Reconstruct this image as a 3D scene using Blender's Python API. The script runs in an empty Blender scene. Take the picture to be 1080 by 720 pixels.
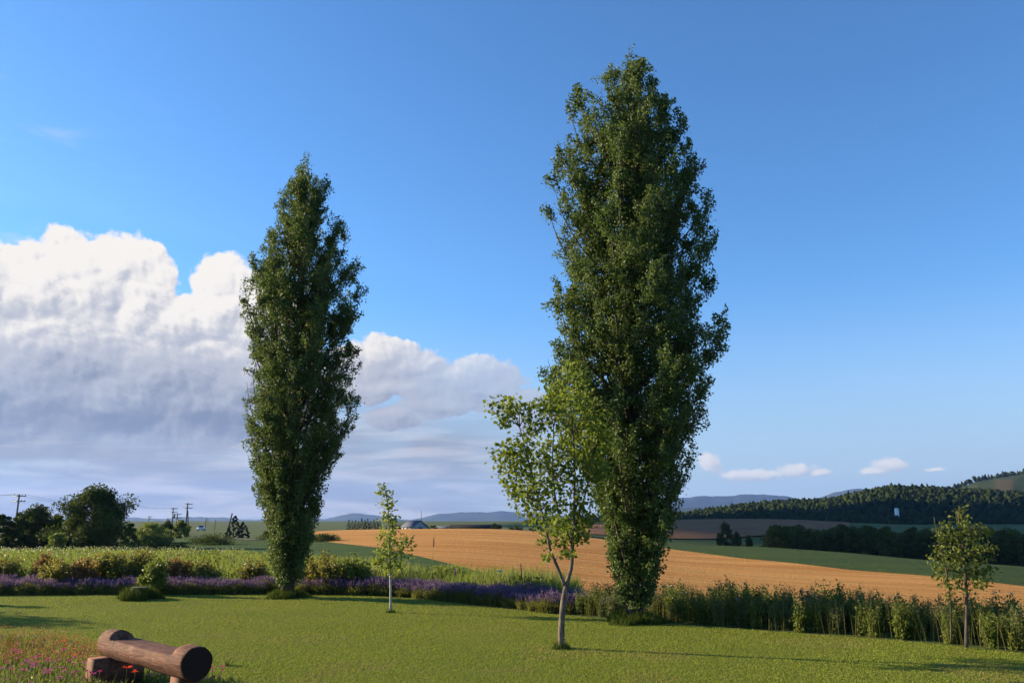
import bpy, math, random
import numpy as np
from mathutils import Vector, Matrix

rng = np.random.default_rng(7)
random.seed(7)
C = bpy.context.scene.collection
PI = math.pi

# ------------------------------------------------------------------ camera
F_PX, HC, Y_H = 840.0, 2.0, 548.0
TH = math.atan((Y_H - 360) / F_PX)
cam_d = bpy.data.cameras.new('camera'); cam = bpy.data.objects.new('camera', cam_d); C.objects.link(cam)
cam.location = (0, 0, HC); cam.rotation_euler = (PI / 2 + TH, 0, 0)
cam_d.sensor_width = 36; cam_d.lens = F_PX / 1080 * 36; cam_d.clip_end = 40000; cam_d.clip_start = 0.05
bpy.context.scene.camera = cam

def ray(px, py):
    a, b = (px - 540) / F_PX, (360 - py) / F_PX
    return np.array([a, math.cos(TH) - b * math.sin(TH), math.sin(TH) + b * math.cos(TH)])
def P(px, py, D):                       # point on the sight line at forward distance D
    d = ray(px, py); return d * (D / d[1]) + np.array([0, 0, HC])
def G(px, py, z=0.0):                   # where the sight line meets the height z
    d = ray(px, py); return d * ((z - HC) / d[2]) + np.array([0, 0, HC])
def azel(px, py):
    d = ray(px, py); return math.atan2(d[0], d[1]), math.atan2(d[2], math.hypot(d[0], d[1]))
def xat(px, D, py=600): return P(px, py, D)[0]

# ------------------------------------------------------------------ terrain heights
ctl = []
for a in (-.6, -.3, 0, .3, .6):
    for r in (3, 8, 13): ctl.append((a, math.log(r), 0.0))
def cp(px, py, D):
    p = P(px, py, D); ctl.append((math.atan2(p[0], p[1]), math.log(math.hypot(p[0], p[1])), p[2]))
def cz(px, D, z):
    p = P(px, 560, D); ctl.append((math.atan2(p[0], p[1]), math.log(math.hypot(p[0], p[1])), z))
for px in (0, 150, 300, 420): cz(px, 22, 0); cz(px, 30, -.02)
cz(680, 16, 0); cz(1080, 13.5, 0); cz(900, 15, 0); cz(540, 18, 0)
for px in (-60, 0, 150): cp(px, 584, 62); cp(px, 572, 110)
cp(200, 567, 120); cp(215, 562, 190); cp(262, 566, 150); cp(262, 572, 100)
for t in ((330, 571, 100), (400, 579, 70), (450, 590, 48), (500, 603, 36), (590, 625, 25), (345, 561, 150), (450, 559, 180), (530, 559.5, 180),
          (583, 563, 140), (620, 568, 118), (705, 580, 90), (780, 590, 72), (900, 603, 58), (1080, 620, 48),
          (705, 573, 128), (813, 579, 105), (900, 585, 90), (1080, 599, 72), (705, 571, 240), (830, 567, 260), (690, 550, 440), (830, 549, 460)): cp(*t)
cz(760, 170, -5); cz(900, 170, -8); cz(1080, 170, -9); cz(1080, 300, -8); cz(950, 300, -6); cz(950, 480, -1); cz(1080, 480, -1)
for px in (0, 200, 400, 550): cz(px, 330, -2); cz(px, 1500, -1)
for px in (0, 300, 600, 900, 1080): cz(px, 3000, -2); cz(px, 9000, -12)
cz(750, 1400, -1); cz(1000, 1400, -1)
ctl = np.array(ctl); KU = 3.0
def tps_k(d2): return 0.5 * d2 * np.log(d2 + 1e-12)
_c = np.column_stack([ctl[:, 0] * KU, ctl[:, 1]])
_d2 = ((_c[:, None] - _c[None]) ** 2).sum(-1)
_n = len(_c); _A = np.zeros((_n + 3, _n + 3)); _A[:_n, :_n] = tps_k(_d2) + np.eye(_n) * 0.002
_A[:_n, _n] = 1; _A[:_n, _n + 1:] = _c; _A[_n:, :_n] = _A[:_n, _n:].T
_w = np.linalg.solve(_A, np.concatenate([ctl[:, 2], np.zeros(3)]))
def smooth(a, b, x):
    t = np.clip((x - a) / (b - a), 0, 1); return t * t * (3 - 2 * t)
def tz(x, y):
    x = np.atleast_1d(np.asarray(x, float)); y = np.atleast_1d(np.asarray(y, float))
    sh = x.shape; x = x.ravel(); y = y.ravel(); out = np.empty(len(x))
    for i in range(0, len(x), 20000):
        xs, ys = x[i:i + 20000], y[i:i + 20000]
        r = np.hypot(xs, ys); u = np.clip(np.arctan2(xs, ys), -.62, .62) * KU; v = np.log(np.maximum(r, 4))
        d2 = (u[:, None] - _c[:, 0]) ** 2 + (v[:, None] - _c[:, 1]) ** 2
        z = tps_k(d2) @ _w[:_n] + _w[_n] + _w[_n + 1] * u + _w[_n + 2] * v
        out[i:i + 20000] = z * smooth(12, 27, r)
    return out.reshape(sh)
def gz(x, y): return float(tz(x, y)[0])

# ------------------------------------------------------------------ mesh building
class MB:
    def __init__(s): s.v = []; s.f = []; s.n = 0; s.r = []
    def add(s, v, f, rnd=None):
        v = np.asarray(v, float).reshape(-1, 3)
        for a in (f if isinstance(f, list) else [f]): s.f.append(np.asarray(a, int) + s.n)
        s.v.append(v); s.r.append(np.zeros(len(v)) if rnd is None else np.broadcast_to(rnd, (len(v),))); s.n += len(v); return s
    def build(s, name, mat, parent=None, loc=None, smooth_=False):
        me = bpy.data.meshes.new(name)
        v = np.concatenate(s.v); rn = np.concatenate(s.r)
        if loc is not None: v = v - np.asarray(loc)
        fs = [a for a in s.f if a.size]
        tot = np.concatenate([np.full(a.shape[0], a.shape[1]) for a in fs]); idx = np.concatenate([a.ravel() for a in fs])
        me.vertices.add(len(v)); me.vertices.foreach_set('co', v.astype(np.float32).ravel())
        me.loops.add(len(idx)); me.loops.foreach_set('vertex_index', idx.astype(np.int32))
        me.polygons.add(len(tot)); st = np.concatenate([[0], np.cumsum(tot)[:-1]])
        me.polygons.foreach_set('loop_start', st.astype(np.int32)); me.polygons.foreach_set('loop_total', tot.astype(np.int32))
        me.update(calc_edges=True)
        at = me.attributes.new('rnd', 'FLOAT', 'POINT'); at.data.foreach_set('value', rn.astype(np.float32))
        if smooth_: me.polygons.foreach_set('use_smooth', np.ones(len(tot), bool))
        me.materials.append(mat)
        o = bpy.data.objects.new(name, me); C.objects.link(o)
        if loc is not None and parent is None: o.location = loc
        if parent is not None: o.parent = parent
        return o

def box(mb, c, s, rot=None):
    v = np.array([[x, y, z] for x in (-.5, .5) for y in (-.5, .5) for z in (-.5, .5)]) * np.asarray(s)
    if rot is not None: v = v @ np.asarray(rot).T
    mb.add(v + np.asarray(c), np.array([[0, 1, 3, 2], [4, 6, 7, 5], [0, 4, 5, 1], [2, 3, 7, 6], [0, 2, 6, 4], [1, 5, 7, 3]])); return mb
def rz(a): c, s = math.cos(a), math.sin(a); return np.array([[c, -s, 0], [s, c, 0], [0, 0, 1]])

def tube(mb, path, rad, sides=6, cap=True):
    path = np.asarray(path, float); n = len(path); rad = np.broadcast_to(rad, (n,))
    t = np.gradient(path, axis=0); t /= np.linalg.norm(t, axis=1)[:, None] + 1e-9
    ref = np.array([1., 0, 0]) if abs(t[0][0]) < .8 else np.array([0, 1., 0])
    vs = []
    for i in range(n):
        a = np.cross(t[i], ref); a /= np.linalg.norm(a) + 1e-9; b = np.cross(t[i], a)
        k = np.arange(sides) * 2 * PI / sides
        vs.append(path[i] + rad[i] * (np.cos(k)[:, None] * a + np.sin(k)[:, None] * b))
    v = np.concatenate(vs); q = []
    for i in range(n - 1):
        for j in range(sides):
            q.append([i * sides + j, i * sides + (j + 1) % sides, (i + 1) * sides + (j + 1) % sides, (i + 1) * sides + j])
    fl = [np.array(q)]
    if cap: fl += [np.array([list(range(sides))[::-1]]), np.array([[(n - 1) * sides + j for j in range(sides)]])]
    mb.add(v, fl); return mb

def unit(v): return v / (np.linalg.norm(v, axis=-1, keepdims=True) + 1e-9)
def leaves(mb, c, size, up=0.5, droop=None, aspect=.75, fold=.18, rnd=None, g=rng):
    """folded kite leaves at centres c"""
    c = np.asarray(c); n = len(c); size = np.broadcast_to(size, (n,))[:, None]
    nr = unit(g.normal(size=(n, 3)) + np.array([0, 0, up])); ax = unit(np.cross(nr, g.normal(size=(n, 3))))
    if droop is not None: ax = unit(ax + np.array([0, 0, droop])); 
    sd = unit(np.cross(nr, ax)); nr = np.cross(ax, sd)
    v = np.stack([c - ax * size * .5, c + sd * size * aspect * .5 - ax * size * .08 + nr * size * fold,
                  c + ax * size * .5, c - sd * size * aspect * .5 - ax * size * .08 + nr * size * fold], 1)
    i = np.arange(n)[:, None] * 4
    rr = g.random(n) if rnd is None else np.broadcast_to(rnd, (n,))
    mb.add(v.reshape(-1, 3), [np.concatenate([i + [0, 1, 2], i + [0, 2, 3]])], np.repeat(rr, 4)); return mb
def blades(mb, base, h, w, lean=.35, rnd=None, g=rng, bend=True):
    base = np.asarray(base); n = len(base); h = np.broadcast_to(h, (n,))[:, None]; w = np.broadcast_to(w, (n,))[:, None]
    a = g.random(n) * 2 * PI; sd = np.stack([np.cos(a), np.sin(a), np.zeros(n)], 1)
    ln = g.normal(size=(n, 3)) * lean; ln[:, 2] = 0
    top = base + h * (np.array([0, 0, 1]) + ln) ; mid = base + h * .55 * (np.array([0, 0, 1]) + ln * .55)
    v = np.stack([base - sd * w * .5, base + sd * w * .5, mid + sd * w * .42, mid - sd * w * .42, top], 1)
    i = np.arange(n)[:, None] * 5; rr = g.random(n) if rnd is None else np.broadcast_to(rnd, (n,))
    mb.add(v.reshape(-1, 3), [i + [0, 1, 2, 3], i + [3, 2, 4]], np.repeat(rr, 5)); return mb
def ico(sub):
    import bmesh
    bm = bmesh.new(); bmesh.ops.create_icosphere(bm, subdivisions=sub, radius=1)
    v = np.array([p.co[:] for p in bm.verts]); f = np.array([[q.index for q in p.verts] for p in bm.faces]); bm.free(); return v, f
ICO1, ICO2 = ico(1), ico(2)

# ------------------------------------------------------------------ tagging
def tag(o, label=None, cat=None, group=None, kind=None):
    if label: o['label'] = label
    if cat: o['category'] = cat
    if group: o['group'] = group
    if kind: o['kind'] = kind
    return o
def empty(name, loc, rot=0, **k):
    o = bpy.data.objects.new(name, None); C.objects.link(o); o.location = loc; o.rotation_euler = (0, 0, rot); o.empty_display_size = .2
    return tag(o, **k)
def dup(root, loc, rot=0, scale=1, label=None, group=None):
    r = root.copy(); C.objects.link(r); r.location = loc; r.rotation_euler = (0, 0, rot)
    r.scale = (scale,) * 3 if not hasattr(scale, '__len__') else scale
    if label: r['label'] = label
    if group: r['group'] = group
    for ch in list(root.children):
        c = ch.copy(); C.objects.link(c); c.parent = r
        for gch in ch.children:
            d = gch.copy(); C.objects.link(d); d.parent = c
    return r

# ------------------------------------------------------------------ materials
class NT:
    def __init__(s, nt): s.nt = nt; nt.nodes.clear()
    def n(s, t, **k):
        x = s.nt.nodes.new(t)
        for a, b in k.items(): setattr(x, a, b)
        return x
    def put(s, sock, v):
        if hasattr(v, 'is_output'): s.nt.links.new(v, sock)
        elif hasattr(v, '__len__') and len(v) == 3 and sock.type == 'RGBA': sock.default_value = (*v, 1)
        else: sock.default_value = v
    def m(s, op, a, b=0.0, c=0.0, clamp=False):
        x = s.n('ShaderNodeMath', operation=op, use_clamp=clamp)
        for i, q in enumerate((a, b, c)): s.put(x.inputs[i], q)
        return x.outputs[0]
    def vm(s, op, a, b=(0, 0, 0)):
        x = s.n('ShaderNodeVectorMath', operation=op); s.put(x.inputs[0], a)
        if op == 'SCALE': s.put(x.inputs['Scale'], b)
        else: s.put(x.inputs[1], b)
        return x.outputs['Value'] if op in ('LENGTH', 'DOT_PRODUCT') else x.outputs[0]
    def mix(s, f, a, b, mode='MIX'):
        x = s.n('ShaderNodeMix', data_type='RGBA', blend_type=mode); x.clamp_factor = True
        s.put(x.inputs[0], f); s.put(x.inputs[6], a); s.put(x.inputs[7], b); return x.outputs[2]
    def ss(s, a, b, x):
        q = s.n('ShaderNodeMapRange', interpolation_type='SMOOTHSTEP'); s.put(q.inputs[0], x); q.inputs[1].default_value = a; q.inputs[2].default_value = b
        return q.outputs[0]
    def noise(s, vec, scale, det=4, rough=.55, dist=0, out=0):
        x = s.n('ShaderNodeTexNoise'); x.inputs['Scale'].default_value = scale; x.inputs['Detail'].default_value = det
        x.inputs['Roughness'].default_value = rough; x.inputs['Distortion'].default_value = dist
        if vec is not None: s.nt.links.new(vec, x.inputs['Vector'])
        return x.outputs[out]
    def pos(s): return s.n('ShaderNodeNewGeometry').outputs['Position']
    def obj(s): return s.n('ShaderNodeTexCoord').outputs['Object']
    def sc(s, v, xyz): return s.vm('MULTIPLY', v, xyz)
    def rnd(s): return s.n('ShaderNodeAttribute', attribute_name='rnd').outputs['Fac']

def mat(name):
    m = bpy.data.materials.new(name); m.use_nodes = True; t = NT(m.node_tree); return m, t
def finish(t, col, rough=.8, spec=.3, bump=None, bstr=.4, bdist=.02, trans=0, tcol=None):
    p = t.n('ShaderNodeBsdfPrincipled'); t.put(p.inputs['Base Color'], col); t.put(p.inputs['Roughness'], rough)
    p.inputs['Specular IOR Level'].default_value = spec
    if bump is not None:
        b = t.n('ShaderNodeBump'); b.inputs['Strength'].default_value = bstr; b.inputs['Distance'].default_value = bdist
        t.nt.links.new(bump, b.inputs['Height']); t.nt.links.new(b.outputs[0], p.inputs['Normal'])
    o = t.n('ShaderNodeOutputMaterial'); sh = p.outputs[0]
    if trans:
        tr = t.n('ShaderNodeBsdfTranslucent'); t.put(tr.inputs[0], tcol if tcol is not None else col)
        mx = t.n('ShaderNodeMixShader'); mx.inputs[0].default_value = trans
        t.nt.links.new(sh, mx.inputs[1]); t.nt.links.new(tr.outputs[0], mx.inputs[2]); sh = mx.outputs[0]
    t.nt.links.new(sh, o.inputs[0])
def leafm(name, dark, light, trans=.3, rough=.45, spec=.4, third=None):
    m, t = mat(name); r = t.rnd(); col = t.mix(r, dark, light)
    n = t.noise(t.obj(), 1.3, 2); col = t.mix(t.m('MULTIPLY', t.ss(.4, .7, n), .35), col, light)
    if third is not None: col = t.mix(t.ss(.9, .93, r), col, third)
    tc = t.mix(.5, col, (light[0] * 1.5, light[1] * 1.5, light[2] * .8))
    finish(t, col, rough, spec, trans=trans, tcol=tc); return m
def barkm(name, a, b, scale=(18, 18, 3)):
    m, t = mat(name); v = t.sc(t.obj(), scale); n = t.noise(v, 1, 5, .65)
    finish(t, t.mix(t.ss(.35, .65, n), a, b), .85, .2, n, .8, .02); return m
def flat(name, a, b=None, scale=8, rough=.6, spec=.4, det=3):
    m, t = mat(name); b = b or tuple(q * .75 for q in a); n = t.noise(t.obj(), scale, det)
    finish(t, t.mix(t.ss(.35, .65, n), a, b), rough, spec, n, .15, .01); return m

M = {}
M['poplar'] = leafm('poplar_leaf', (.032, .062, .016), (.125, .182, .050), .32, .55, .28)
M['maple'] = leafm('maple_leaf', (.055, .092, .014), (.185, .235, .034), .38, .6, .2)
M['sapling'] = leafm('sapling_leaf', (.09, .15, .03), (.24, .29, .06), .4, .6, .15)
M['cherry'] = leafm('thin_tree_leaf', (.06, .085, .018), (.15, .18, .036), .35, .6, .2)
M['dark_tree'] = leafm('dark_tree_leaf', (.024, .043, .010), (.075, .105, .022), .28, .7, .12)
M['conifer'] = leafm('conifer_leaf', (.012, .025, .012), (.025, .045, .018), .1, .6, .3)
M['shrub'] = leafm('shrub_leaf', (.06, .10, .016), (.18, .23, .035), .4, .5, .35)
M['olive_shrub'] = leafm('olive_shrub_leaf', (.08, .10, .018), (.25, .23, .05), .42, .5, .3, (.22, .07, .03))
M['red_shrub'] = leafm('red_shrub_leaf', (.13, .075, .03), (.26, .15, .045), .42, .5, .3)
M['bark'] = barkm('grey_bark', (.04, .034, .026), (.11, .09, .07))
M['pale_bark'] = barkm('pale_bark', (.07, .056, .042), (.19, .155, .12), (26, 26, 5))
M['white_bark'] = barkm('white_bark', (.25, .23, .2), (.5, .47, .42), (30, 30, 10))
M['lav_leaf'] = leafm('lavender_leaf', (.07, .09, .025), (.19, .20, .06), .4, .7, .1)
M['lav_flower'] = leafm('lavender_flower', (.09, .06, .135), (.22, .15, .27), .3, .8, .1)
M['weed'] = leafm('weed_leaf', (.055, .085, .016), (.17, .21, .042), .42, .6, .2)
M['weed_pale'] = leafm('pale_weed_leaf', (.07, .10, .03), (.16, .19, .06), .3, .5, .35)
M['weed_stem'] = flat('weed_stem', (.16, .14, .07), (.09, .10, .04))
M['white_petal'] = leafm('white_petal', (.5, .5, .45), (.75, .72, .66), .3, .6, .2)
M['mauve_petal'] = leafm('mauve_petal', (.2, .12, .22), (.32, .2, .32), .3, .6, .2)
M['seed'] = leafm('brown_seed', (.14, .08, .04), (.28, .18, .09), .2, .7, .2)
M['pink'] = leafm('pink_petal', (.42, .02, .16), (.66, .07, .30), .3, .55, .3)
M['red'] = leafm('red_petal', (.75, .045, .02), (.85, .10, .035), .35, .5, .3)
M['orange'] = leafm('orange_leaf', (.28, .09, .035), (.42, .17, .06), .3, .6, .2)
M['lawn_blade'] = leafm('lawn_blade', (.16, .205, .028), (.255, .30, .048), .3, .8, .06, (.30, .22, .10))
M['meadow_blade'] = leafm('meadow_blade', (.09, .13, .025), (.21, .26, .06), .35, .7, .1, (.32, .28, .13))
M['border_blade'] = leafm('border_blade', (.09, .12, .03), (.24, .24, .08), .4, .7, .1, (.36, .29, .15))
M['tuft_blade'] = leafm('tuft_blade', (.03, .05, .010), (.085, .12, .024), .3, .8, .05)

# ground sheets
m, t = mat('ground_green'); p = t.pos(); a = t.noise(p, .05, 4); b = t.noise(p, 1.5, 4)
finish(t, t.mix(t.ss(.35, .65, b), t.mix(t.ss(.4, .6, a), (.05, .075, .018), (.095, .115, .03)), (.07, .1, .025)), .95, .1, b, .6, .1); M['ground'] = m
m, t = mat('lawn_turf'); p = t.pos(); a = t.noise(p, .45, 4); b = t.noise(p, 14, 5, .7); c = t.noise(t.sc(p, (1, 1, 1)), 3, 3)
col = t.mix(t.ss(.3, .7, a), (.15, .18, .026), (.20, .225, .034)); col = t.mix(t.m('MULTIPLY', t.ss(.48, .72, c), .6), col, (.22, .17, .06))
finish(t, t.mix(t.ss(.3, .7, b), col, (.085, .115, .018)), .95, .05, b, .9, .03); M['lawn'] = m
m, t = mat('ripe_wheat'); p = t.pos(); rot = t.n('ShaderNodeVectorRotate', rotation_type='Z_AXIS'); t.nt.links.new(p, rot.inputs[0]); rot.inputs['Angle'].default_value = .55
st = t.noise(t.sc(rot.outputs[0], (.03, .7, 1)), 1, 4); st2 = t.noise(t.sc(rot.outputs[0], (.012, .09, 1)), 1, 3); f = t.noise(p, 3.5, 5, .7)
col = t.mix(t.ss(.3, .7, st2), (.42, .185, .048), (.54, .275, .08)); col = t.mix(t.m('MULTIPLY', t.ss(.42, .62, st), .75), col, (.60, .335, .105))
wv = t.n('ShaderNodeTexWave', wave_type='BANDS', bands_direction='Y'); t.nt.links.new(t.sc(rot.outputs[0], (1, 1, 1)), wv.inputs[0]); wv.inputs['Scale'].default_value = .035; wv.inputs['Distortion'].default_value = .6
col = t.mix(t.m('MULTIPLY', t.ss(.96, .995, wv.outputs['Fac']), .55), col, (.27, .17, .06))
finish(t, t.mix(t.m('MULTIPLY', t.ss(.3, .7, f), .35), col, (.36, .16, .035)), .9, .05, f, 1, .25); M['wheat'] = m
def field(name, a, b, c, ang=.3, row=.5):
    m, t = mat(name); p = t.pos(); rot = t.n('ShaderNodeVectorRotate', rotation_type='Z_AXIS'); t.nt.links.new(p, rot.inputs[0]); rot.inputs['Angle'].default_value = ang
    s = t.noise(t.sc(rot.outputs[0], (.05, row, 1)), 1, 4); f = t.noise(p, 1.2, 5, .7)
    finish(t, t.mix(t.m('MULTIPLY', t.ss(.35, .65, f), .6), t.mix(t.ss(.35, .65, s), a, b), c), .9, .1, f, 1, .3); return m
M['crop'] = field('green_crop', (.04, .08, .012), (.065, .11, .016), (.028, .056, .009))
M['crop_far'] = field('far_green_crop', (.042, .072, .012), (.06, .09, .014), (.03, .052, .009), .2, .3)
M['brown_field'] = field('brown_field', (.19, .085, .03), (.25, .12, .045), (.15, .068, .026), .1, .06)
M['pale_field'] = field('pale_field', (.22, .19, .06), (.3, .26, .09), (.18, .16, .05), .1, .05)
M['road'] = flat('gravel_road', (.2, .18, .15), (.14, .13, .11), 1.5, .9, .1)
M['soil'] = flat('soil', (.05, .045, .02), (.035, .05, .015), 9, .95, .1)
m, t = mat('forest_hill'); p = t.pos(); b = t.noise(p, .03, 5, .65)
finish(t, t.mix(t.ss(.35, .65, b), (.012, .02, .008), (.025, .036, .012)), .95, .05, b, 1, 6); M['hill'] = m
m, t = mat('open_hill'); p = t.pos(); b = t.noise(p, .012, 4)
sx_ = t.n('ShaderNodeSeparateXYZ'); t.nt.links.new(p, sx_.inputs[0]); al = t.m('ADD', t.m('MULTIPLY', t.m('SUBTRACT', sx_.outputs[0], 815), .55), t.m('MULTIPLY', t.m('SUBTRACT', sx_.outputs[1], 1340), .83)); ac = t.m('SUBTRACT', t.m('MULTIPLY', t.m('SUBTRACT', sx_.outputs[0], 815), .83), t.m('MULTIPLY', t.m('SUBTRACT', sx_.outputs[1], 1340), .55))
pm = t.m('MULTIPLY', t.ss(75, 68, t.m('ABSOLUTE', al)), t.ss(15, 11, t.m('ABSOLUTE', ac)))
finish(t, t.mix(pm, t.mix(t.ss(.4, .6, b), (.028, .045, .014), (.05, .066, .02)), (.075, .062, .026)), .95, .05, b, 1, 3); M['open_hill'] = m
m, t = mat('far_mountain'); p = t.pos(); b = t.noise(p, .003, 5)
finish(t, t.mix(t.ss(.4, .6, b), (.03, .045, .03), (.05, .065, .04)), .95, .05, b, 1, 30); M['mountain'] = m
M['forest'] = leafm('forest_leaf', (.012, .022, .006), (.036, .052, .013), .1, .8, .05)

# ------------------------------------------------------------------ ground sheet and fields
az = np.concatenate([np.linspace(-PI, -.85, 60)[:-1], np.linspace(-.85, .85, 420), np.linspace(.85, PI, 60)[1:]])
rr = np.concatenate([[0.3], np.geomspace(1.5, 9000, 240)])
A_, R_ = np.meshgrid(az, rr, indexing='ij'); X, Y = R_ * np.sin(A_), R_ * np.cos(A_); Z = tz(X, Y)
def gridfaces(n, k):
    i = np.arange(n - 1)[:, None] * k + np.arange(k - 1)[None]; i = i.ravel(); return np.stack([i, i + k, i + k + 1, i + 1], 1)
mb = MB(); mb.add(np.stack([X, Y, Z], -1), gridfaces(len(az), len(rr))[:, ::-1]); tag(mb.build('ground', M['ground'], smooth_=True), kind='structure')

def drape(name, mt, near, far, nu=120, nv=60, lift=.02, k=.0015, kind='structure'):
    """a sheet over the terrain between two plan polylines given as (px, D)"""
    def pl(pts, u):
        q = np.array([[xat(a, d), d] for a, d in pts]); tt = np.array([a for a, _ in pts], float); tt = (tt - tt[0]) / (tt[-1] - tt[0])
        return np.stack([np.interp(u, tt, q[:, 0]), np.interp(u, tt, q[:, 1])], -1)
    u = np.linspace(0, 1, nu); a, b = pl(near, u), pl(far, u); v = np.linspace(0, 1, nv)[None, :, None]
    la, lb = np.log(a[:, None, 1:]), np.log(b[:, None, 1:]); yy = np.exp(la + (lb - la) * v)
    w = (yy - a[:, None, 1:]) / (b[:, None, 1:] - a[:, None, 1:] + 1e-9)
    xy = a[:, None] + (b - a)[:, None] * w
    z = tz(xy[..., 0], xy[..., 1]) + lift + k * np.hypot(xy[..., 0], xy[..., 1])
    mb = MB(); mb.add(np.concatenate([xy, z[..., None]], -1), gridfaces(nu, nv)[:, ::-1]); return tag(mb.build(name, mt, smooth_=True), kind=kind)

EDGE = [(-400, 628), (0, 628), (250, 627), (400, 628), (450, 632), (500, 638), (560, 645), (600, 650), (680, 655), (800, 664), (900, 672), (1000, 681), (1080, 689), (1200, 703), (1300, 716)]
edge = np.array([G(a, b)[:2] for a, b in EDGE]); edge_az = np.arctan2(edge[:, 0], edge[:, 1]); edge_D = edge[:, 1]
_tt = np.linspace(edge_az[0], edge_az[-1], 90); _e = np.interp(_tt, edge_az, edge_D)
for _ in range(6): _e[1:-1] = (_e[:-2] + _e[1:-1] + _e[2:]) / 3
def edgeD(a): return np.interp(a, _tt, _e)
# lawn: from behind the camera to its far edge
u = np.linspace(edge_az[0], edge_az[-1], 160); v = np.linspace(0, 1, 50)
eD = edgeD(u); ex = np.tan(u) * eD
xs = ex[:, None] * np.ones(50); ys = -6 + (eD[:, None] + 6) * v; 
mb = MB(); mb.add(np.stack([xs, ys, tz(xs, ys) + .006], -1), gridfaces(160, 50)[:, ::-1]); tag(mb.build('lawn', M['lawn'], smooth_=True), kind='structure')

wheat_near = [(330, 100), (400, 70), (450, 48), (500, 36), (590, 25), (680, 20.5), (800, 18.5), (1000, 16.5), (1400, 14.5)]
wheat_far = [(330, 152), (450, 180), (530, 180), (583, 140), (620, 118), (705, 90), (780, 72), (900, 58), (1080, 48), (1400, 40)]
drape('wheat_field', M['wheat'], wheat_near, wheat_far, 200, 110, .03)
drape('crop_field', M['crop'], [(160, 78), (250, 62), (330, 44), (400, 34), (450, 29), (500, 27), (560, 24.5), (596, 24)], [(160, 112), (250, 115), (330, 100), (400, 70), (450, 48), (500, 36), (560, 28), (596, 24.6)], 120, 50, .026)
drape('crop_strip', M['crop_far'], [(640, 113), (705, 90), (780, 72), (900, 58), (1080, 48), (1400, 40)], [(640, 150), (705, 128), (813, 105), (900, 90), (1080, 72), (1400, 60)], 120, 40, .028)
drape('road', M['road'], [(1030, 74), (1080, 71.5), (1400, 60)], [(1030, 77), (1080, 74.5), (1400, 63)], 40, 6, .06)
drape('track', M['road'], [(192, 118), (240, 108), (262, 104), (300, 101)], [(192, 124), (240, 112), (262, 107), (300, 103)], 40, 6, .08)
drape('brown_field', M['brown_field'], [(600, 255), (760, 245), (900, 300)], [(600, 430), (700, 440), (900, 460)], 60, 40, .2)
drape('green_strip', M['crop_far'], [(600, 200), (760, 200), (900, 220)], [(600, 250), (760, 240), (900, 290)], 60, 20, .15)

def ridge(name, pts, Dc, wf, wb, mt, base=-6, rough=.04, nu=220, nv=50, seed=1):
    g = np.random.default_rng(seed)
    q = np.array([P(a, b, Dc) for a, b in pts]); aa = np.arctan2(q[:, 0], q[:, 1])
    u = np.linspace(aa[0], aa[-1], nu); top = np.interp(u, aa, q[:, 2]); jag = sum(np.sin(u * 70 * 1.9 ** k + g.random() * 9) / 1.7 ** k for k in range(5)) * Dc * .0009 * (1 if Dc > 3000 else .0)
    for _ in range(3): top[1:-1] = (top[:-2] + 2 * top[1:-1] + top[2:]) / 4
    D = np.concatenate([np.linspace(Dc - wf, Dc, nv // 2)[:-1], np.linspace(Dc, Dc + wb, nv - nv // 2 + 1)])
    s = np.where(D < Dc, (Dc - D) / wf, (D - Dc) / wb); bump = (1 + np.cos(PI * np.clip(s, 0, 1))) / 2
    top = top + jag; ph = g.random((6, 3)) * 10
    U, DD = np.meshgrid(u, D, indexing='ij')
    nz = sum(np.sin(U * (30 + 55 * k) + ph[k, 0]) * np.cos((DD - Dc) / wf * (2 + 2 * k) + ph[k, 1]) / (1 + k) for k in range(6))
    Zz = base + (top[:, None] - base) * bump[None] * (1 + rough * nz * (1 - bump[None] ** 4))
    Xx = np.tan(U) * DD
    mb = MB(); mb.add(np.stack([Xx, DD, Zz], -1), gridfaces(nu, len(D))[:, ::-1]); o = tag(mb.build(name, mt, smooth_=True), kind='structure')
    o_int = (u, D, Zz); return o, o_int
forest_top = [(560, 556), (640, 552), (700, 549), (718, 547), (784, 537), (830, 533), (876, 532), (911, 524), (943, 518), (981, 519), (1013, 521), (1080, 524), (1300, 530)]
_, rf = ridge('forest_hill', forest_top, 900, 420, 300, M['hill'], -4, .05, seed=3)
_, rh = ridge('open_hill', [(880, 545), (960, 530), (1000, 519), (1031, 507.5), (1080, 500), (1200, 490), (1500, 500)], 1500, 500, 600, M['open_hill'], -6, .04, seed=5)
ridge('mountains', [(640, 533), (700, 527), (726, 524.5), (770, 521.5), (816, 522), (850, 526), (870, 523), (897, 516), (911, 515), (930, 520), (1000, 524), (1040, 514), (1080, 516), (1300, 524)], 8000, 1500, 900, M['mountain'], -20, .03, seed=7)
ridge('low_mountains', [(640, 540), (720, 534), (745, 536), (800, 541), (815, 534), (840, 527), (880, 526), (930, 532), (1100, 536)], 4500, 900, 700, M['mountain'], -20, .03, seed=8)
ridge('mountains', [(-300, 543), (0, 548), (100, 547), (200, 545), (300, 548), (342, 546), (365, 542), (385, 542), (415, 546), (442, 547), (467, 541.5), (500, 539), (520, 539), (548, 541), (600, 543), (680, 545)], 8200, 1500, 700, M['mountain'], -20, .03, seed=9)
ridge('far_field', [(515, 556), (535, 552.5), (555, 551), (590, 552), (640, 556)], 620, 200, 200, M['pale_field'], -3, .02, nu=60, nv=24)
ridge('far_field', [(850, 533), (866, 527), (885, 524.5), (904, 525), (925, 530)], 1180, 150, 200, M['pale_field'], -3, .02, nu=60, nv=24)

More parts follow.
